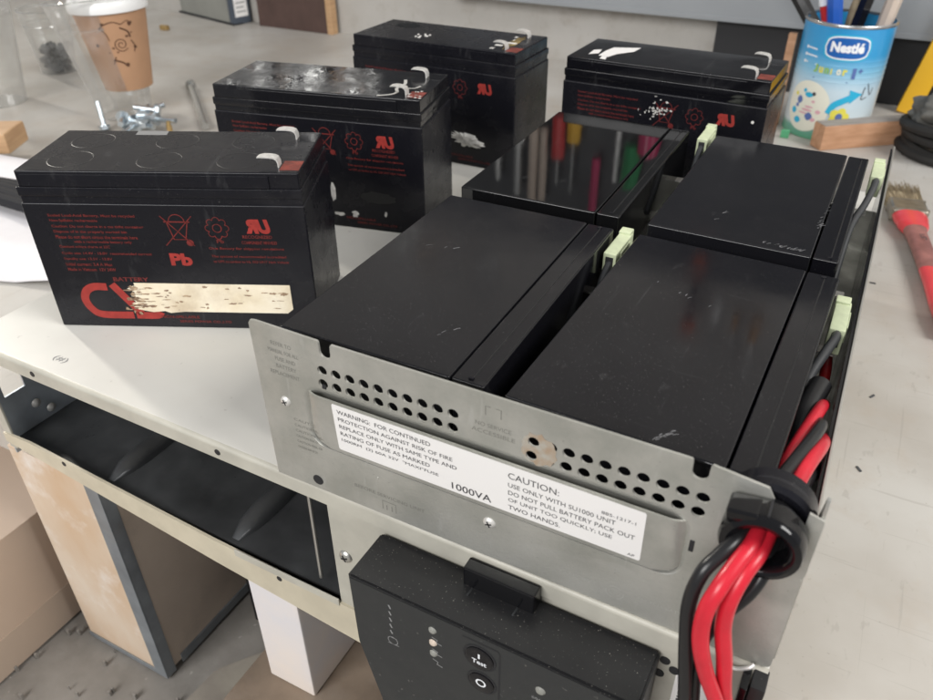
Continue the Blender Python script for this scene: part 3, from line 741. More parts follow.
cable('red_cable', 'bright red cable hanging on the right side of the pair',
      [(211.2, 52, 51), (210.0, 34, 61), (207, 16, 65.5), (203.4, -4, 64), (201.4, -16, 63.4),
       (200.0, -26, 62), (197.6, -33, 58.8), (195.9, -37.5, 51), (196.2, -38, 39.4), (199.2, -38, 24.4), (202.6, -37, 4.2), (208.5, -35, -14), (211.5, -34, -40), (212.5, -34, -110)], 2.6, 'cable_red')
cable('red_cable', 'short red cable inside the tray, left of the black one behind the bushing',
      [(209, 84, 44), (207.5, 64, 56), (204.5, 44, 60), (201.5, 24, 62), (199.5, 8, 62.5), (199, -8, 62)], 2.4, 'cable_red')
cable('black_cable', 'glossy black cable leaving the bushing on the left and hanging down',
      [(206.5, 62, 50), (208.5, 46, 61), (204.5, 22, 66), (199, 0, 66.4), (195, -16, 66),
       (192.8, -26, 64.4), (189.8, -32, 62.2), (186.5, -37, 57.5), (185.2, -40, 46.5), (187.0, -41, 29.7), (191.2, -41, -.1), (193.5, -40, -20), (195, -40, -50), (196, -40, -110)], 2.3, 'cable_black')
cable('black_cable', 'black cable hanging mostly hidden behind the red pair',
      [(211, 46, 42), (210, 30, 52), (207, 12, 58), (204.4, -4, 58), (203.2, -16, 57.6),
       (202.8, -24, 53), (200.6, -28, 46.6), (196.2, -31, 38.3), (191.7, -33, 25.3), (191.5, -35, 11.6), (193.5, -36, -5.7), (196, -35, -25), (198, -34, -60), (199, -34, -110)], 2.3, 'cable_black')

# ------------------------------------------------------------------ things under the case
CR = thing('wooden_crate', 'pale wooden crate with blue grey metal edging under the left of the case', 'crate', (-163, -8, FZ))
MB().box(-82, -.8, 1, 9, 3, 198, bev=.6).build('front_board', 'crate_wood', CR)
MB().box(-9, -.8, 9.2, 420, 3, 198, bev=.6).build('side_board', 'crate_ply', CR)
b = MB(); b.box(-11, .8, -.2, .9, 0, 198.5, bev=.3); b.box(-.7, .6, .95, 9, 0, 198.5, bev=.3); b.box(-.7, .5, 16.2, 420, 0, 9, bev=.3); b.box(-82, -11.2, -.1, .8, 0, 5, bev=.2)
b.build('metal_edging', 'edge_metal', CR)
MB().box(-82, -74, 9.2, 420, 3, 198, bev=.6).build('side_board', 'crate_ply', CR)
BB = thing('shade_block', 'black block added for the dark shade between the crate and the pale post', 'shade block', (-98, 62, FZ))
MB().prism([(-42, 0), (42, 0), (42, 120), (-42, 120)], 0, 150, bev=3).build('shade_block_body', 'black_dull', BB)  # black block added to stand in for the shade between crate and post
MB().box(-46, 46, -4, 124, 150.2, 160, bev=2).build('shade_block_top', 'black_dull', BB)
CB = thing('cardboard_box', 'tan cardboard box on the floor left of the wooden crate', 'box', (-272, 70, FZ))
MB().box(-300, 0, -300, 60, 0, 112, bev=1).build('box_body', 'cardboard', CB)
MB().box(.1, .6, -300, 60, 0, 34, bev=.1).build('lower_flap', 'cardboard_dark', CB)
tag(MB().box(-62, 60, -38, 120, FZ-5, -196, bev=3).build('brown_block', 'brown_block'), 'rough grey brown block on the floor beneath the pale wooden post', 'block')
tag(MB().box(-46, -12, -10, 34, -195.8, -89, bev=1.5).build('wooden_post', 'post_wood'), 'short pale wooden post propping the case beside the crate', 'wooden post')
tag(MB().prism([(-112, -60), (-108, -4), (-84, 28), (-64, 10), (-64, -70)], FZ-5, -241, bev=2).build('rubble_slab', 'slab'), 'flat grey brown slab lying on the floor in front of the crate', 'slab')
rnd = random.Random(3)
b = MB()
for i in range(160):
    x, y = rnd.uniform(-330, 60), rnd.uniform(-220, 40); r = rnd.uniform(.4, 1.7)
    b.box(x-r, x+r, y-r*.7, y+r*.7, FZ-3, FZ-3+r*1.2+4, bev=r*.3, m=None)
tag(b.build('floor_debris', 'floor'), 'small crumbs and chips scattered on the dirty floor', 'debris', kind='stuff')

# ------------------------------------------------------------------ things on the bench, left
def sheet(name, mt, pts, z, label, th=.6, wav=2.0, seed=1, cat='paper'):
    b = MB(); n = 16; V = []; F = []
    P = [Vector((*p, 0)) for p in pts]
    for lay in (0, 1):
        for j in range(n+1):
            for i in range(n+1):
                s, t = i/n, j/n; p = (P[0]*(1-s)+P[1]*s)*(1-t)+(P[3]*(1-s)+P[2]*s)*t
                V.append((p.x, p.y, z+wav*(.6+noise.noise(Vector((p.x*.015, p.y*.015, seed))))+lay*th))
    q = (n+1)**2
    for j in range(n):
        for i in range(n):
            a = j*(n+1)+i; F += [(a, a+1, a+n+2, a+n+1), (q+a, q+a+n+1, q+a+n+2, q+a+1)]
    for i in range(n):
        for a, c in ((i, i+1), (n*(n+1)+i, n*(n+1)+i+1), (i*(n+1), (i+1)*(n+1)), (i*(n+1)+n, (i+1)*(n+1)+n)): F.append((a, c, q+c, q+a))
    return tag(b.add(V, F).build(name, mt), label, cat)
sheet('paper_sheet', 'paper', [(-640, 60), (-372, 150), (-470, 360), (-740, 270)], TZ+.6, 'white paper sheet lying at the left edge beside the front battery', 1.2, 7, 2)
sheet('paper_sheet', 'paper', [(-700, 190), (-470, 265), (-520, 345), (-760, 280)], TZ+11, 'upper white paper lying over the black cloth, left of the front battery', 1.0, 6, 5)
b = MB()
for k in range(5): b.tube([(-700, 205+k*7, TZ+13), (-590, 222+k*8, TZ+17+2*math.sin(k)), (-500, 228+k*8, TZ+15), (-440, 262+k*3, TZ+12)], 6.5, 10, 6)
tag(b.build('black_cloth', 'cloth_black'), 'folded black cloth strip lying on the white papers', 'cloth')
tag(MB().box(-40, 40, -25, 25, 0, 24, bev=3, m=Matrix.Translation((-715, 318, TZ+14)) @ Matrix.Rotation(.5, 4, 'Z')).build('tan_block', 'tan_wood'), 'small tan wooden block at the left edge above the papers', 'block')

def cup_prof(r0, r1, h, th=.6, lip=1.6):
    return [(.01, 1), (r0-2, 1), (r0, 0), (r0+(r1-r0)*.5, h*.5), (r1, h-2), (r1+lip, h-1.6), (r1+lip+.3, h), (r1+lip-.6, h+.7), (r1-.4, h)]
def clear_cup(label, p, r0, r1, h, tilt=(0, 0)):
    t = thing('clear_cup', label, 'cup', p); t.rotation_euler = (tilt[0], tilt[1], 0)
    MB().lathe(cup_prof(r0, r1, h), 48).build('cup_wall', 'clear', t, sharp=60, fix=False)
    MB().lathe([(r1-.2, h-.6), (r1+1.6, h-.4), (r1+2.2, h+.6), (r1+1.2, h+1.6), (r1-.2, h+.8)], 48, closed=True).build('rim', 'clear', t, sharp=60)
    MB().lathe([(r0+(r1-r0)*.76, h*.76), (r0+(r1-r0)*.76+1.0, h*.77), (r0+(r1-r0)*.79+.2, h*.785)], 48).build('band', 'clear', t, sharp=60)
    return t
clear_cup('large clear plastic cup cut by the left edge of the picture', (-905, 470, TZ), 34, 52, 150)
cb = clear_cup('small clear plastic cup holding dark scraps, behind the large clear cup', (-968, 620, TZ), 26, 36, 92)
b = MB(); rnd = random.Random(9)
for i in range(60):
    a, rr, z = rnd.uniform(0, 2*PI), 21*math.sqrt(rnd.random()), rnd.uniform(3, 36)
    b.box(-5, 5, -4, 4, -4, 4, bev=1, m=Matrix.Translation((-968+rr*math.cos(a), 620+rr*math.sin(a), TZ+2+z)) @ Matrix.Rotation(rnd.uniform(0, 3), 4, (1, rnd.random(), .3)))
tag(b.build('dark_scraps', 'dark_stuff'), 'dark grey scraps filling the bottom of the small clear cup', 'scraps')
cc = clear_cup('tall clear plastic cup around the brown coffee cup', (-700, 512, TZ), 32, 57, 146, (0, -.11))
PC = thing('coffee_cup', 'brown paper coffee cup with swirl print and white lid, nested in a clear cup', 'cup', (-690, 518, TZ+37))
PC.rotation_euler = (0, -.04, 0)
PC.scale = (1, 1, .9)
MB().lathe([(.01, 2), (27, 2), (27.5, 0), (30, 1), (45, 112), (45.2, 113)], 48).build('cup_body', 'kraft', PC, sharp=60)
MB().lathe([(44.5, 106), (47.6, 107), (48.2, 111), (47.8, 117), (46, 121), (42, 122), (41, 118), (.01, 117)], 48).build('lid', 'lid_white', PC, sharp=50)
def on_cone(r0, r1, h, a0):
    def fn(v):      # v.x = arc mm (left->right), v.y = height, v.z = offset
        r = r0+(r1-r0)*v.y/h+.25+v.z; a = a0+v.x/((r0+r1)/2)
        return (r*math.cos(a), r*math.sin(a), v.y)
    return fn
b = MB(); I = Matrix.Identity(4)
sp = [(3*math.cos(t*.7)*(.5+t*.16), 3*math.sin(t*.7)*(.5+t*.16)) for t in range(18)]
b.stroke([(12+p[0]*.9, 66+p[1]*1.0) for p in sp], 1.1, I, 3)
b.stroke([(-8, 88), (-2, 93), (8, 96), (16, 92)], 1.4, I, 4); b.stroke([(16, 92), (24, 96), (25, 90)], 1.0, I, 4)
b.stroke([(0, 72), (-2, 82), (-7, 88)], 1.0, I, 4); b.stroke([(-2, 46), (8, 42), (14, 36)], 2.2, I, 4); b.stroke([(2, 50), (-3, 40)], 1.4, I, 3); b.stroke([(24, 70), (28, 62), (26, 54)], 1.2, I, 4)
b.stroke([(14, 88), (22, 82), (24, 74)], 2.0, I, 4)
for (x, y, r) in ((-16, 66, 2.2), (6, 56, 1.2), (2, 62, 1.4), (20, 76, 1.6), (-4, 56, .9), (26, 80, 1.1), (26, 92, 3.0), (-3, 94, 2.2), (14, 38, 2.6), (28, 60, 2.2)): b.flat(blob((x, y), 2*r, 2*r, 10, .3, int(x+50)), I)
b.build('swirl_print', 'coffee', PC, fn=on_cone(30, 45, 112, math.radians(-52)))

def bolt(label, p, q, r=3.4, head=6.2, mt='bolt_zinc', grp='zinc bolts lying on the bench'):
    t = thing('bolt', label, 'bolt', p, 0, grp); d = Vector(q)-Vector(p)
    MB().cyl((0, 0, 0), tuple(d*.999), r, r*.95, 14).build('shank', mt, t)
    MB().cyl(tuple(-d.normalized()*4.5), (0, 0, 0), head, head, 6).build('hex_head', mt, t)
    MB().lathe([(.01, 0), (head*1.25, 0), (head*1.25, 1), (.01, 1)], 20, axis_frame((0, 0, 0), tuple(d))).build('washer', mt, t)
    return t
bolt('zinc bolt standing head down, left of the bolt heap', (-675, 452, TZ+5), (-684, 458, TZ+34), 3.2, 6.5)
rnd = random.Random(21)
for i in range(12):
    px, py = rnd.uniform(-650, -606), rnd.uniform(455, 500); a = rnd.uniform(0, 2*PI); z = 7+i*1.5
    bolt('small zinc bolt in the heap behind the front left battery', (px, py, TZ+z), (px+27*math.cos(a), py+27*math.sin(a), TZ+z+rnd.uniform(-3, 7)), 3.6, 6.6, grp='bolts in the small heap')
tag(MB().lathe([(.01, 0), (3.6, 0), (3.6, 8), (2.4, 13), (2, 15), (.01, 15.5)], 18, Matrix.Translation((-592, 482, TZ))).build('brass_fitting', 'brass'), 'small brass fitting standing right of the bolt heap', 'fitting')
ro_ = thing('steel_pin', 'long grey steel pin with a head, lying between the first two batteries', 'pin', (-704, 636, TZ+6))
d = Vector((-556+704, 508-636, 0))
MB().cyl((0, 0, 0), tuple(d), 4.6, 4.6, 16).build('shank', 'steel', ro_); MB().cyl((-5, 4.3, 0), (0, 0, 0), 7.5, 7.5, 18).build('head', 'steel', ro_)
tag(MB().box(-9, 9, -5, 5, 0, 9, bev=2.5, m=Matrix.Translation((-1030, 905, TZ))).build('brass_scrap', 'brass'), 'tiny brass scrap on the bench in front of the grey device', 'scrap')
tag(MB().box(-8, 8, -8, 8, 0, 12, bev=3, m=Matrix.Translation((-985, 745, TZ))).build('dark_nut', 'dark_stuff'), 'small dark nut on the bench behind the clear cups', 'nut')

# device and board by the wall, left
DV = thing('desk_device', 'olive grey box shaped device with dark end and white sticker on the far bench', 'device', (-935, 990, TZ), -.25)
MB().box(-400, -14, 0, 40, 0, 120, bev=4).build('housing', 'device', DV)
MB().box(-14, 0, -1, 41, 0, 122, bev=3).build('end_cap', 'device_end', DV)
MB().box(-400, 0, -2, 20, -.1, 4, bev=1).build('foot_rail', 'dark_void', DV)
sk = MB().box(.1, .5, 5, 34, 14, 60, bev=.1).build('end_sticker', 'white_label', DV)
b = MB()
for i in range(4): b.box(.6, .7, 9, 30-4*(i % 2), 22+i*8, 24+i*8)
b.build('sticker_lines', 'grey_ink', sk)
BD = thing('leaning_board', 'dark brown board with tan edge leaning on the wall at the far left', 'board', (-722, 1012, TZ), .0)
MB().box(-170, -9, 0, 14, 0, 260, bev=1).build('board', 'brown_board', BD)
MB().box(-9, 3, -2, 15, 0, 262, bev=1).build('edge_strip', 'tan_wood', BD)

# grey cabinet on the wall above the bench, with a black panel added for the shaded gap under it
GC = thing('wall_cabinet', 'grey metal cabinet fixed above the bench behind the blue can', 'cabinet', (0, 1034, 0))
MB().box(-470, 900, -36, 0, 0, 230, bev=2).build('cabinet_body', 'grey_cab', GC)
MB().box(-470, 900, -37.2, -36.1, 0, 7, bev=.4).build('lower_trim', 'grey_cab', GC)
tag(MB().box(-38, 900, 1012, 1034, TZ+.5, -1.2, bev=1).build('dark_gap_panel', 'dark_void'), 'black panel added for the shaded gap under the grey cabinet', 'board')

# ------------------------------------------------------------------ formula can with tools
CAN = thing('tin_can', 'blue and white milk powder tin with oval brand logo used as tool holder', 'can', (143, 868, TZ))
MB().lathe([(.01, 1), (48, 1), (49.5, 0), (50.6, 1.5), (50, 3.2), (50, 129), (50.8, 130.5), (50.6, 132.5), (49, 133), (48.6, 131), (48.4, 60)], 64).build('can_body', 'can_print', CAN, sharp=50)
MB().lathe([(50.05, 129.4), (51.2, 130.5), (51.2, 132.6), (50, 133.6), (48.4, 133), (48.5, 130)], 64, closed=True).build('rim', 'can_metal', CAN, sharp=60)
b = MB()
for z in (70, 76, 82, 88, 94): b.lathe([(50.0, z-1.2), (50.35, z), (50.0, z+1.2)], 64)
b.build('rib', 'can_print', CAN, sharp=80)
wr = on_cone(50, 50, 133, math.radians(-86))
def lift(mb, z):
    for v in mb.bm.verts: v.co.z += z
    return mb
def subdiv(mb):
    bmesh.ops.subdivide_edges(mb.bm, edges=[e for e in mb.bm.edges if e.calc_length() > 4], cuts=3, use_grid_fill=True); return mb
def oval(x, y, a, c, k=3.2, n=48):
    return [(x+a*math.copysign(abs(math.cos(t))**(2/k), math.cos(t)), y+c*math.copysign(abs(math.sin(t))**(2/k), math.sin(t))) for t in [2*PI*i/n for i in range(n)]]
def band_poly(x, y, a, c, k=3.2, n=28, m=I):
    mb = MB(); V = []; F = []
    for i in range(n+1):
        u = -1+2*i/n; h = c*(max(0, 1-abs(u)**k))**(1/k)
        V += [(x+a*u, y-h-.001, 0), (x+a*u, y, 0), (x+a*u, y+h+.001, 0)]
    for i in range(n):
        for j in (0, 1): F.append((3*i+j, 3*i+3+j, 3*i+4+j, 3*i+1+j))
    return mb.add(V, F, m)
for a, c, z, mt, nm in ((26.5, 14.5, .15, 'print_cyan', 'logo_border'), (24.6, 12.8, .3, 'print_white', 'logo_border'), (23.0, 11.2, .45, 'logo_blue', 'logo_field')):
    lift(band_poly(3, 109, a, c), z).build(nm, mt, CAN, fn=wr)
b = MB(); b.text('Nestl\u00e9', 36, 11.5, I, -15, 104, .05); lift(b, .7).build('logo_lettering', 'print_white', CAN, fn=wr)
for i, (ch, mt) in enumerate(zip('Junior', ('print_green', 'print_yellow', 'print_green', 'print_yellow', 'print_cream', 'print_yellow'))):
    b = MB(); b.text(ch, 5.0 if ch != 'i' else 1.8, 9 if ch in 'J' else 6.8, I, -29+i*6.6, 79, .05); lift(b, .5).build('name_letter', mt, CAN, fn=wr)
b = MB(); b.text('1', 4, 12, I, 14.5, 75.5, .05); b.text('+', 5, 5, I, 21, 82, .04); b.stroke([(-28, 72.5), (12, 71.2)], .9, I); lift(b, .5).build('name_number', 'print_navy', CAN, fn=wr)
lift(band_poly(-28, 38, 28, 30, 2.0), .3).build('picture_disc', 'print_cream', CAN, fn=wr)
for (x, y, w, h, mt) in ((-27, 52, 7, 4, 'print_cyan'), (-21, 54, 3, 3, 'ink'), (-33, 56, 3, 3, 'print_cyan'), (-12, 34, 4, 3, 'print_pink'), (-44, 50, 3, 3, 'print_yellow'), (-20, 45, 3, 2, 'print_pink'), (-40, 37, 3, 3, 'print_navy'), (-38, 44, 5, 6, 'print_navy'), (-44, 30, 5, 5, 'print_cyan'), (-22, 27, 6, 6, 'print_navy'), (-36, 20, 6, 5, 'print_cyan'), (-26, 34, 9, 2.0, 'print_pink'), (-30, 30, 8, 1.4, 'print_pink'), (-24, 38, 7, 1.6, 'print_pink'), (-16, 24, 4, 3, 'print_pink')):
    lift(band_poly(x, y, w*.8, h*.8, 1.6, 12), .5).build('picture_dot', mt, CAN, fn=wr)
b = MB(); b.stroke([(-1, 34), (3, 44), (12, 50), (22, 55)], 7.5, I, 4); b.flat([(20, 47), (33, 58), (17, 63)], I); lift(b, .5).build('arrow', 'print_cyan', CAN, fn=wr)
for k in range(5): lift(band_poly(12+7*math.cos(k*1.256), 31+6*math.sin(k*1.256), 5, 5, 2, 12), .5+.02*k).build('flower_petal', 'print_yellow', CAN, fn=wr)
lift(band_poly(12, 31, 4, 4.5, 2, 12), .8).build('flower_centre', 'print_navy', CAN, fn=wr)
b = MB(); b.stroke([(35, 66), (33, 52), (40, 54)], 1.0, I, 3); b.stroke([(38, 70), (44, 56), (47, 64)], .9, I, 3); lift(b, .4).build('pen_mark', 'ink', CAN, fn=wr)
for i in range(3):
    b = MB(); b.text('tin text', 12, 1.8, I, -42, 103-i*8); 
    b.bm.free(); b = MB(); b.stroke([(-43, 104-i*8), (-30+i*2, 103.5-i*8)], 1.5, I); b.flat(circ(-45, 104-i*8, 1.8, 10), I); lift(b, .3).build('bullet_line', 'print_white', CAN, fn=wr)

def stick(name, label, cat, p0, p1, segs, grp=None):
    """a tool along p0->p1; segs = (name, t0, t1, r0, r1, material, sides)"""
    t = thing(name, label, cat, p0, 0, grp); d = Vector(p1)-Vector(p0)
    for nm, a, c, r0, r1, mt, n in segs: MB().cyl(tuple(d*a), tuple(d*c), r0, r1, n).build(nm, mt, t)
    return t
cz = TZ
stick('screwdriver', 'screwdriver with blue handle standing in the blue tin', 'screwdriver', (150, 880, cz+10), (117, 850, cz+172), [('blade', 0, .5, 3, 3, 'steel', 10), ('handle', .5, .95, 8.5, 9, 'blue_plastic', 8), ('handle_end', .95, 1, 9, 4, 'blue_plastic', 8)])
stick('marker_pen', 'marker pen with red and white end in the tin beside the blue handle', 'pen', (152, 870, cz+10), (103, 862, cz+166), [('pen_body', 0, .86, 4.5, 4.5, 'red_tool', 12), ('pen_cap', .86, 1, 5.4, 4.6, 'print_white', 12)])
stick('black_rod', 'long black handle leaning left out of the blue tin', 'tool', (175, 868, cz+30), (40, 900, cz+190), [('grip', 0, 1, 8.5, 9.5, 'black_dull', 8)])
stick('black_file', 'flat black tool standing upright in the middle of the blue tin', 'tool', (135, 870, cz+10), (166, 878, cz+240), [('grip', 0, 1, 8, 8.5, 'black_mid', 6)])
stick('clear_screwdriver', 'tool with clear amber handle standing right in the blue tin', 'screwdriver', (165, 872, cz+10), (184, 878, cz+172), [('blade', 0, .45, 3, 3, 'steel', 10), ('handle', .45, .93, 8, 9, 'clear_handle', 8), ('handle_end', .93, 1, 9, 5, 'clear_handle', 8)])
stick('glue_stick', 'dull yellow tube standing between the tools in the blue tin', 'tube', (140, 890, cz+10), (145, 885, cz+152), [('body', 0, .92, 8, 8, 'bristle', 14), ('cap', .92, 1, 8, 6, 'bristle', 14)])
tag(MB().box(-5, 5, -4, 4, 0, 112, bev=1, m=Matrix.Translation((84, 858, TZ))).build('wooden_stick', 'orange_wood'), 'orange wooden stick standing between the blue tin and a battery', 'stick')
tag(MB().box(-5, 5, -2, 2, 0, 10, bev=1, m=Matrix.Translation((104, 812, TZ))).build('green_tag', 'tip_green'), 'small green piece at the foot of the blue tin', 'tag')

# plank, coil, rag, yellow level, brush
a_ = math.atan2(921-790, 266-150)
PL = thing('wood_plank', 'orange brown wooden plank lying in front of the blue tin', 'plank', (149, 783, TZ), a_*.80)
MB().box(0, 210, 0, 22, 0, 29, bev=1.2).build('plank_body', 'orange_wood', PL)
MB().box(1, 209, 1, 21, 29.05, 29.5).build('top_dirt', 'grey_wood', PL)
CO = thing('cable_coil', 'blurred coil of dark rubber cable at the right edge behind the brush', 'cable coil', (292, 842, TZ+6))
for k in range(4):
    rr = 62-3*(k % 3); MB().lathe([(rr+6*math.cos(t), 6*math.sin(t)) for t in [2*PI*i/10 for i in range(10)]], 48, Matrix.Translation((3*math.sin(k*2), 3*math.cos(k), k*8.6)) @ Matrix.Rotation(.12*math.sin(k*1.7), 4, 'X'), closed=True).build('cable_loop', 'rubber', CO)
rg = bmesh.new(); bmesh.ops.create_icosphere(rg, subdivisions=5, radius=1)
for v in rg.verts:
    p = v.co.copy(); k = 1+.35*noise.noise(p*1.7)+.16*noise.noise(p*4.5)
    v.co = Vector((p.x*58*k, p.y*44*k, max(-24, p.z*30*k)))
tag(MB().merge(rg, Matrix.Translation((296, 832, TZ+46))).build('grey_rag', 'rag', sharp=80), 'crumpled grey rag lying in the dark cable coil', 'rag')
YL = thing('spirit_level', 'yellow spirit level leaning against the cabinet at the right edge', 'spirit level', (232, 985, TZ))
ax = axis_frame((0, 0, 0), (62, 20, 320), (0, -1, 0))
MB().box(-13, 13, -7, 7, 0, 420, bev=1.5, m=ax).build('level_body', 'yellow', YL)
MB().box(-8, 8, -7.6, -7.1, 60, 380, bev=.2, m=ax).build('level_web', 'yellow', YL)

BR = thing('paint_brush', 'paint brush with worn bristles and red handle lying right of the tray', 'brush', (253, 598, TZ), math.atan2(674-534, 234.7-261.7)-PI/2)
rnd = random.Random(2)
b = MB()
for i in range(420):
    x = rnd.uniform(-15.5, 15.5); z = rnd.uniform(4, 15); l = rnd.uniform(66, 88)
    b.cyl((x, 38, z), (x*1.12+rnd.uniform(-2, 2), l, z+rnd.uniform(-3, 2)), .55, .25, 4, caps=False)
b.box(-15, 15, 36, 62, 4.5, 14.5, bev=3)
b.build('bristles', 'bristle', BR)
fe = MB().box(-16.5, 16.5, 8, 40, 3, 16.5, bev=3, seg=3).build('ferrule', 'ferrule', BR)
b = MB()
for y in (12, 34): b.box(-16.9, 16.9, y-1, y+1, 2.7, 16.9, bev=.9)
b.build('ferrule_bead', 'ferrule', fe)
def hand(y0, y1, name, mt, wf, hf):
    n = 22; V = []; F = []; q = 14
    for i in range(n+1):
        t = i/n; y = y0+(y1-y0)*t; w, h = wf(y), hf(y)
        for j in range(q):
            a = 2*PI*j/q; V.append((w*math.copysign(abs(math.cos(a))**.75, math.cos(a)), y, 9.5+h*math.sin(a)))
    for i in range(n):
        for j in range(q): F.append((i*q+j, i*q+(j+1) % q, (i+1)*q+(j+1) % q, (i+1)*q+j))
    F += [tuple(range(q)), tuple(n*q+j for j in range(q))]
    return MB().add(V, F).build(name, mt, BR, sharp=60)
def wf(y):
    pts = [(-210, 9), (-170, 11), (-120, 9.5), (-60, 9), (-30, 9), (-12, 14), (0, 15.5), (9, 15.5)]
    for (a, u), (c, v) in zip(pts, pts[1:]):
        if a <= y <= c: t = (y-a)/(c-a); t = t*t*(3-2*t); return u+(v-u)*t
    return pts[0][1]
hf = lambda y: 6.0+1.2*math.cos(y*.03)
hand(-24, 9, 'handle_head', 'brush_red', wf, hf); hand(-104, -24.2, 'handle_grip', 'brush_grip', wf, hf); hand(-205, -104.2, 'handle_tail', 'brush_red', wf, hf)
b = MB(); b.text('1.5"', 12, 5, frame((4.0, -52, 17.1), (0, -1, 0), (1, 0, 0)), -6, -6, .02); b.build('size_print', 'ink', BR)
rnd = random.Random(8)
for i, (x, y) in enumerate(((232, 470), (245, 300), (244, 218))):
    tag(MB().box(-2.4, 2.4, -.8, .8, 0, .8, bev=.3, m=Matrix.Translation((x, y, TZ)) @ Matrix.Rotation(i*1.1, 4, 'Z')).build('dark_chip', 'dark_stuff'),
        ('dark chip lying on the bench just left of the brush handle', 'small dark chip on the bench level with the rear green plug', 'small dark chip on the bench level with the front green plug')[i], 'chip')

# ------------------------------------------------------------------ tools hanging on the cabinet (seen mirrored in the glossy battery)
def hang(name, label, x, z0, z1, segs, cat='tool'):
    return stick(name, label, cat, (x, 985, z1), (x, 985, z0), segs)
TG = thing('tool_board', 'grey tool board on the wall above the cabinet', 'board', (0, 1034, 232))
MB().box(-1010, 420, -30, -2, 0, 318, bev=2).build('board_panel', 'board_grey', TG)
hang('hanging_screwdriver', 'red handled screwdriver hanging on the tool board', -258, 300, 420, [('blade', 0, .4, 3, 3, 'steel', 8), ('handle', .4, 1, 11, 12, 'red_tool', 10)])
hang('hanging_screwdriver', 'yellow handled screwdriver hanging on the tool board', -232, 295, 430, [('blade', 0, .66, 3, 3, 'steel', 8), ('handle', .66, 1, 11, 12, 'yellow', 10)])
hang('hanging_screwdriver', 'thin magenta screwdriver hanging on the tool board', -190, 362, 460, [('handle', 0, 1, 7, 7, 'magenta_tool', 10)])
hang('hanging_pliers', 'green handled pliers hanging on the tool board', -132, 330, 400, [('handle', 0, 1, 15, 12, 'green_tool', 10)])
hang('hanging_bar', 'bright steel bar hanging on the tool board', -156, 300, 396, [('bar', 0, 1, 4, 4, 'lid_white', 8)])
hang('hanging_roll', 'red tape roll hanging on the tool board', -108, 300, 340, [('roll', 0, 1, 16, 16, 'magenta_tool', 16)])
hang('hanging_wrench', 'long steel wrench hanging on the tool board', -330, 330, 450, [('shaft', 0, .85, 8, 8, 'steel', 8), ('jaw', .85, 1, 16, 16, 'steel', 12)])
hang('hanging_wrench', 'short steel wrench hanging on the tool board', -368, 335, 430, [('shaft', 0, 1, 6, 8, 'steel', 8)])
hang('hanging_chisel', 'steel chisel hanging beside the wrenches', -302, 325, 460, [('shaft', 0, 1, 8, 9, 'clear_handle', 8)])
hang('hanging_chisel', 'pale handled chisel hanging beside the red screwdriver', -284, 325, 455, [('shaft', 0, 1, 7, 7, 'clear_handle', 8)])
hang('hanging_hammer', 'orange handled hammer hanging on the wall just above the tool board', 2, 500, 640, [('shaft', .15, .85, 6, 6, 'rubber', 10), ('grip', .85, 1, 10, 10, 'orange_tool', 10), ('grip_end', 0, .15, 12, 12, 'orange_tool', 10)])

rnd = random.Random(31)
for i in range(30):
    x = -985+i*21+rnd.uniform(-6, 6) if i < 18 else (-600+(i-18)*26 if i < 27 else 40+(i-27)*34)
    z0 = rnd.uniform(300, 350) if i < 18 else rnd.uniform(545, 620)
    l = rnd.uniform(60, 150)
    m1 = rnd.choice(['steel', 'clear_handle', 'tan_wood', 'lid_white', 'steel']); r0 = rnd.uniform(4, 9)
    o = stick('hanging_tool', 'tool with plain shaft hanging in the long row on the tool board' if i < 18 else 'tool with plain shaft hanging on the pale wall above the tool board', 'tool', (x, 985 if i < 18 else 1020, z0+l), (x, 985 if i < 18 else 1020, z0), [('shaft', 0, .6, r0*.6, r0*.6, 'steel', 8), ('handle', .6, 1, r0, r0*1.2, m1, 10)], 'row of tools on the tool board' if i < 18 else 'tools on the wall above the board')

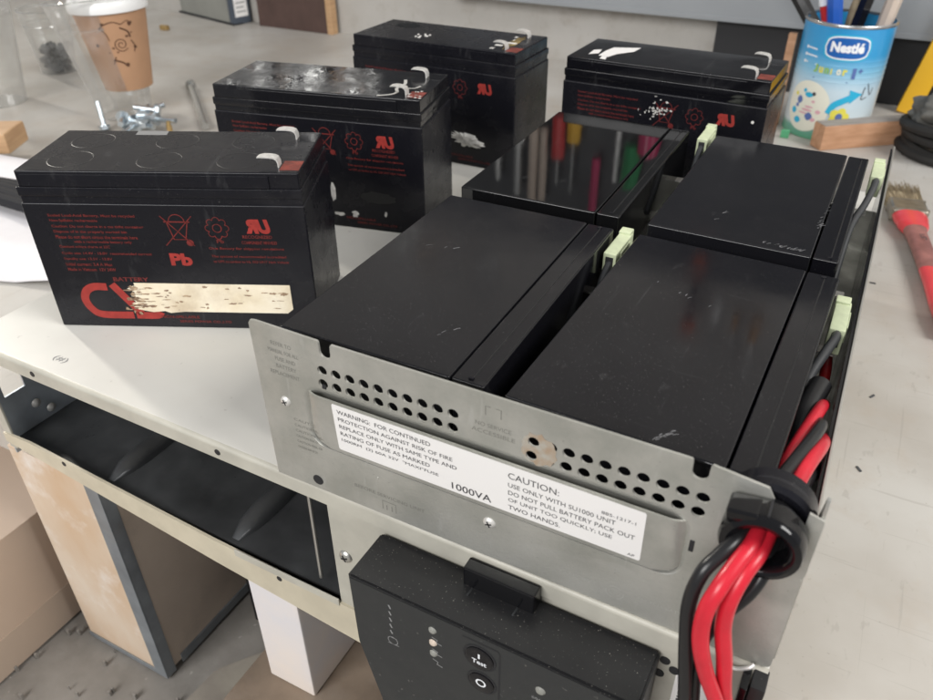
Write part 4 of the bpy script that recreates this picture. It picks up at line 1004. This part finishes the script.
for i, (x, w_, z0) in enumerate(((-905, 46, 300), (-800, 30, 320), (-690, 52, 290))):  # unseen pale sheets, added to be mirrored in a battery lid
    tag(MB().box(x-w_/2, x+w_/2, 1001, 1002, z0, z0+150, bev=.2).build('reflection_sheet', 'paper'), ('unseen pale sheet added leftmost on the tool board for reflections', 'narrow unseen pale sheet added between two wider ones for reflections', 'widest unseen pale sheet added on the tool board for reflections')[i], 'paper')

# ------------------------------------------------------------------ camera
cam_d = bpy.data.cameras.new('camera'); cam = bpy.data.objects.new('camera', cam_d); col.objects.link(cam)
R = [[0.88535342, 0.46487774, -0.00616521], [0.25888571, -0.50397236, -0.82400852], [-0.38617031, 0.72794268, -0.56654386]]
r_, d_, f_ = (Vector(q) for q in R)
mw = Matrix((r_, -d_, -f_)).transposed().to_4x4(); mw.translation = Vector((196.945, -205.07, 243.37+.7))*S
cam.matrix_world = mw
cam_d.sensor_fit = 'HORIZONTAL'; cam_d.sensor_width = 36; cam_d.lens = 780.18/933*36
cam_d.clip_start = .01; cam_d.clip_end = 50
cam_d.dof.use_dof = True; cam_d.dof.focus_distance = .37; cam_d.dof.aperture_fstop = 17
scene.camera = cam

# ------------------------------------------------------------------ light
w = bpy.data.worlds.new('World'); scene.world = w; w.use_nodes = True
bg = w.node_tree.nodes['Background']; bg.inputs[0].default_value = (.95, .97, 1.0, 1); bg.inputs[1].default_value = .27
def area(name, loc, target, sx, sy, power, colr):
    l = bpy.data.lights.new(name, 'AREA'); l.shape = 'RECTANGLE'; l.size = sx; l.size_y = sy; l.energy = power; l.color = colr
    o = bpy.data.objects.new(name, l); col.objects.link(o); o.location = loc
    o.rotation_euler = (Vector(target)-Vector(loc)).to_track_quat('-Z', 'Y').to_euler(); return o
area('window_light', (-3.6, 1.6, 2.1), (-.1, .1, 0), 1.2, 1.05, 470, (1, .945, .85))
area('front_window_light', (-.35, -2.0, 1.3), (.05, .1, 0), 1.4, 1.0, 46, (1, .99, .98))
area('right_window_light', (1.7, .1, 1.5), (.3, .2, 0), 1.0, 1.0, 36, (1, .985, .965))

scene.view_settings.view_transform = 'Standard'; scene.view_settings.look = 'None'
scene.view_settings.exposure = .2; scene.view_settings.gamma = 1
scene.render.engine = 'CYCLES'
scene.cycles.max_bounces = 10; scene.cycles.transparent_max_bounces = 24
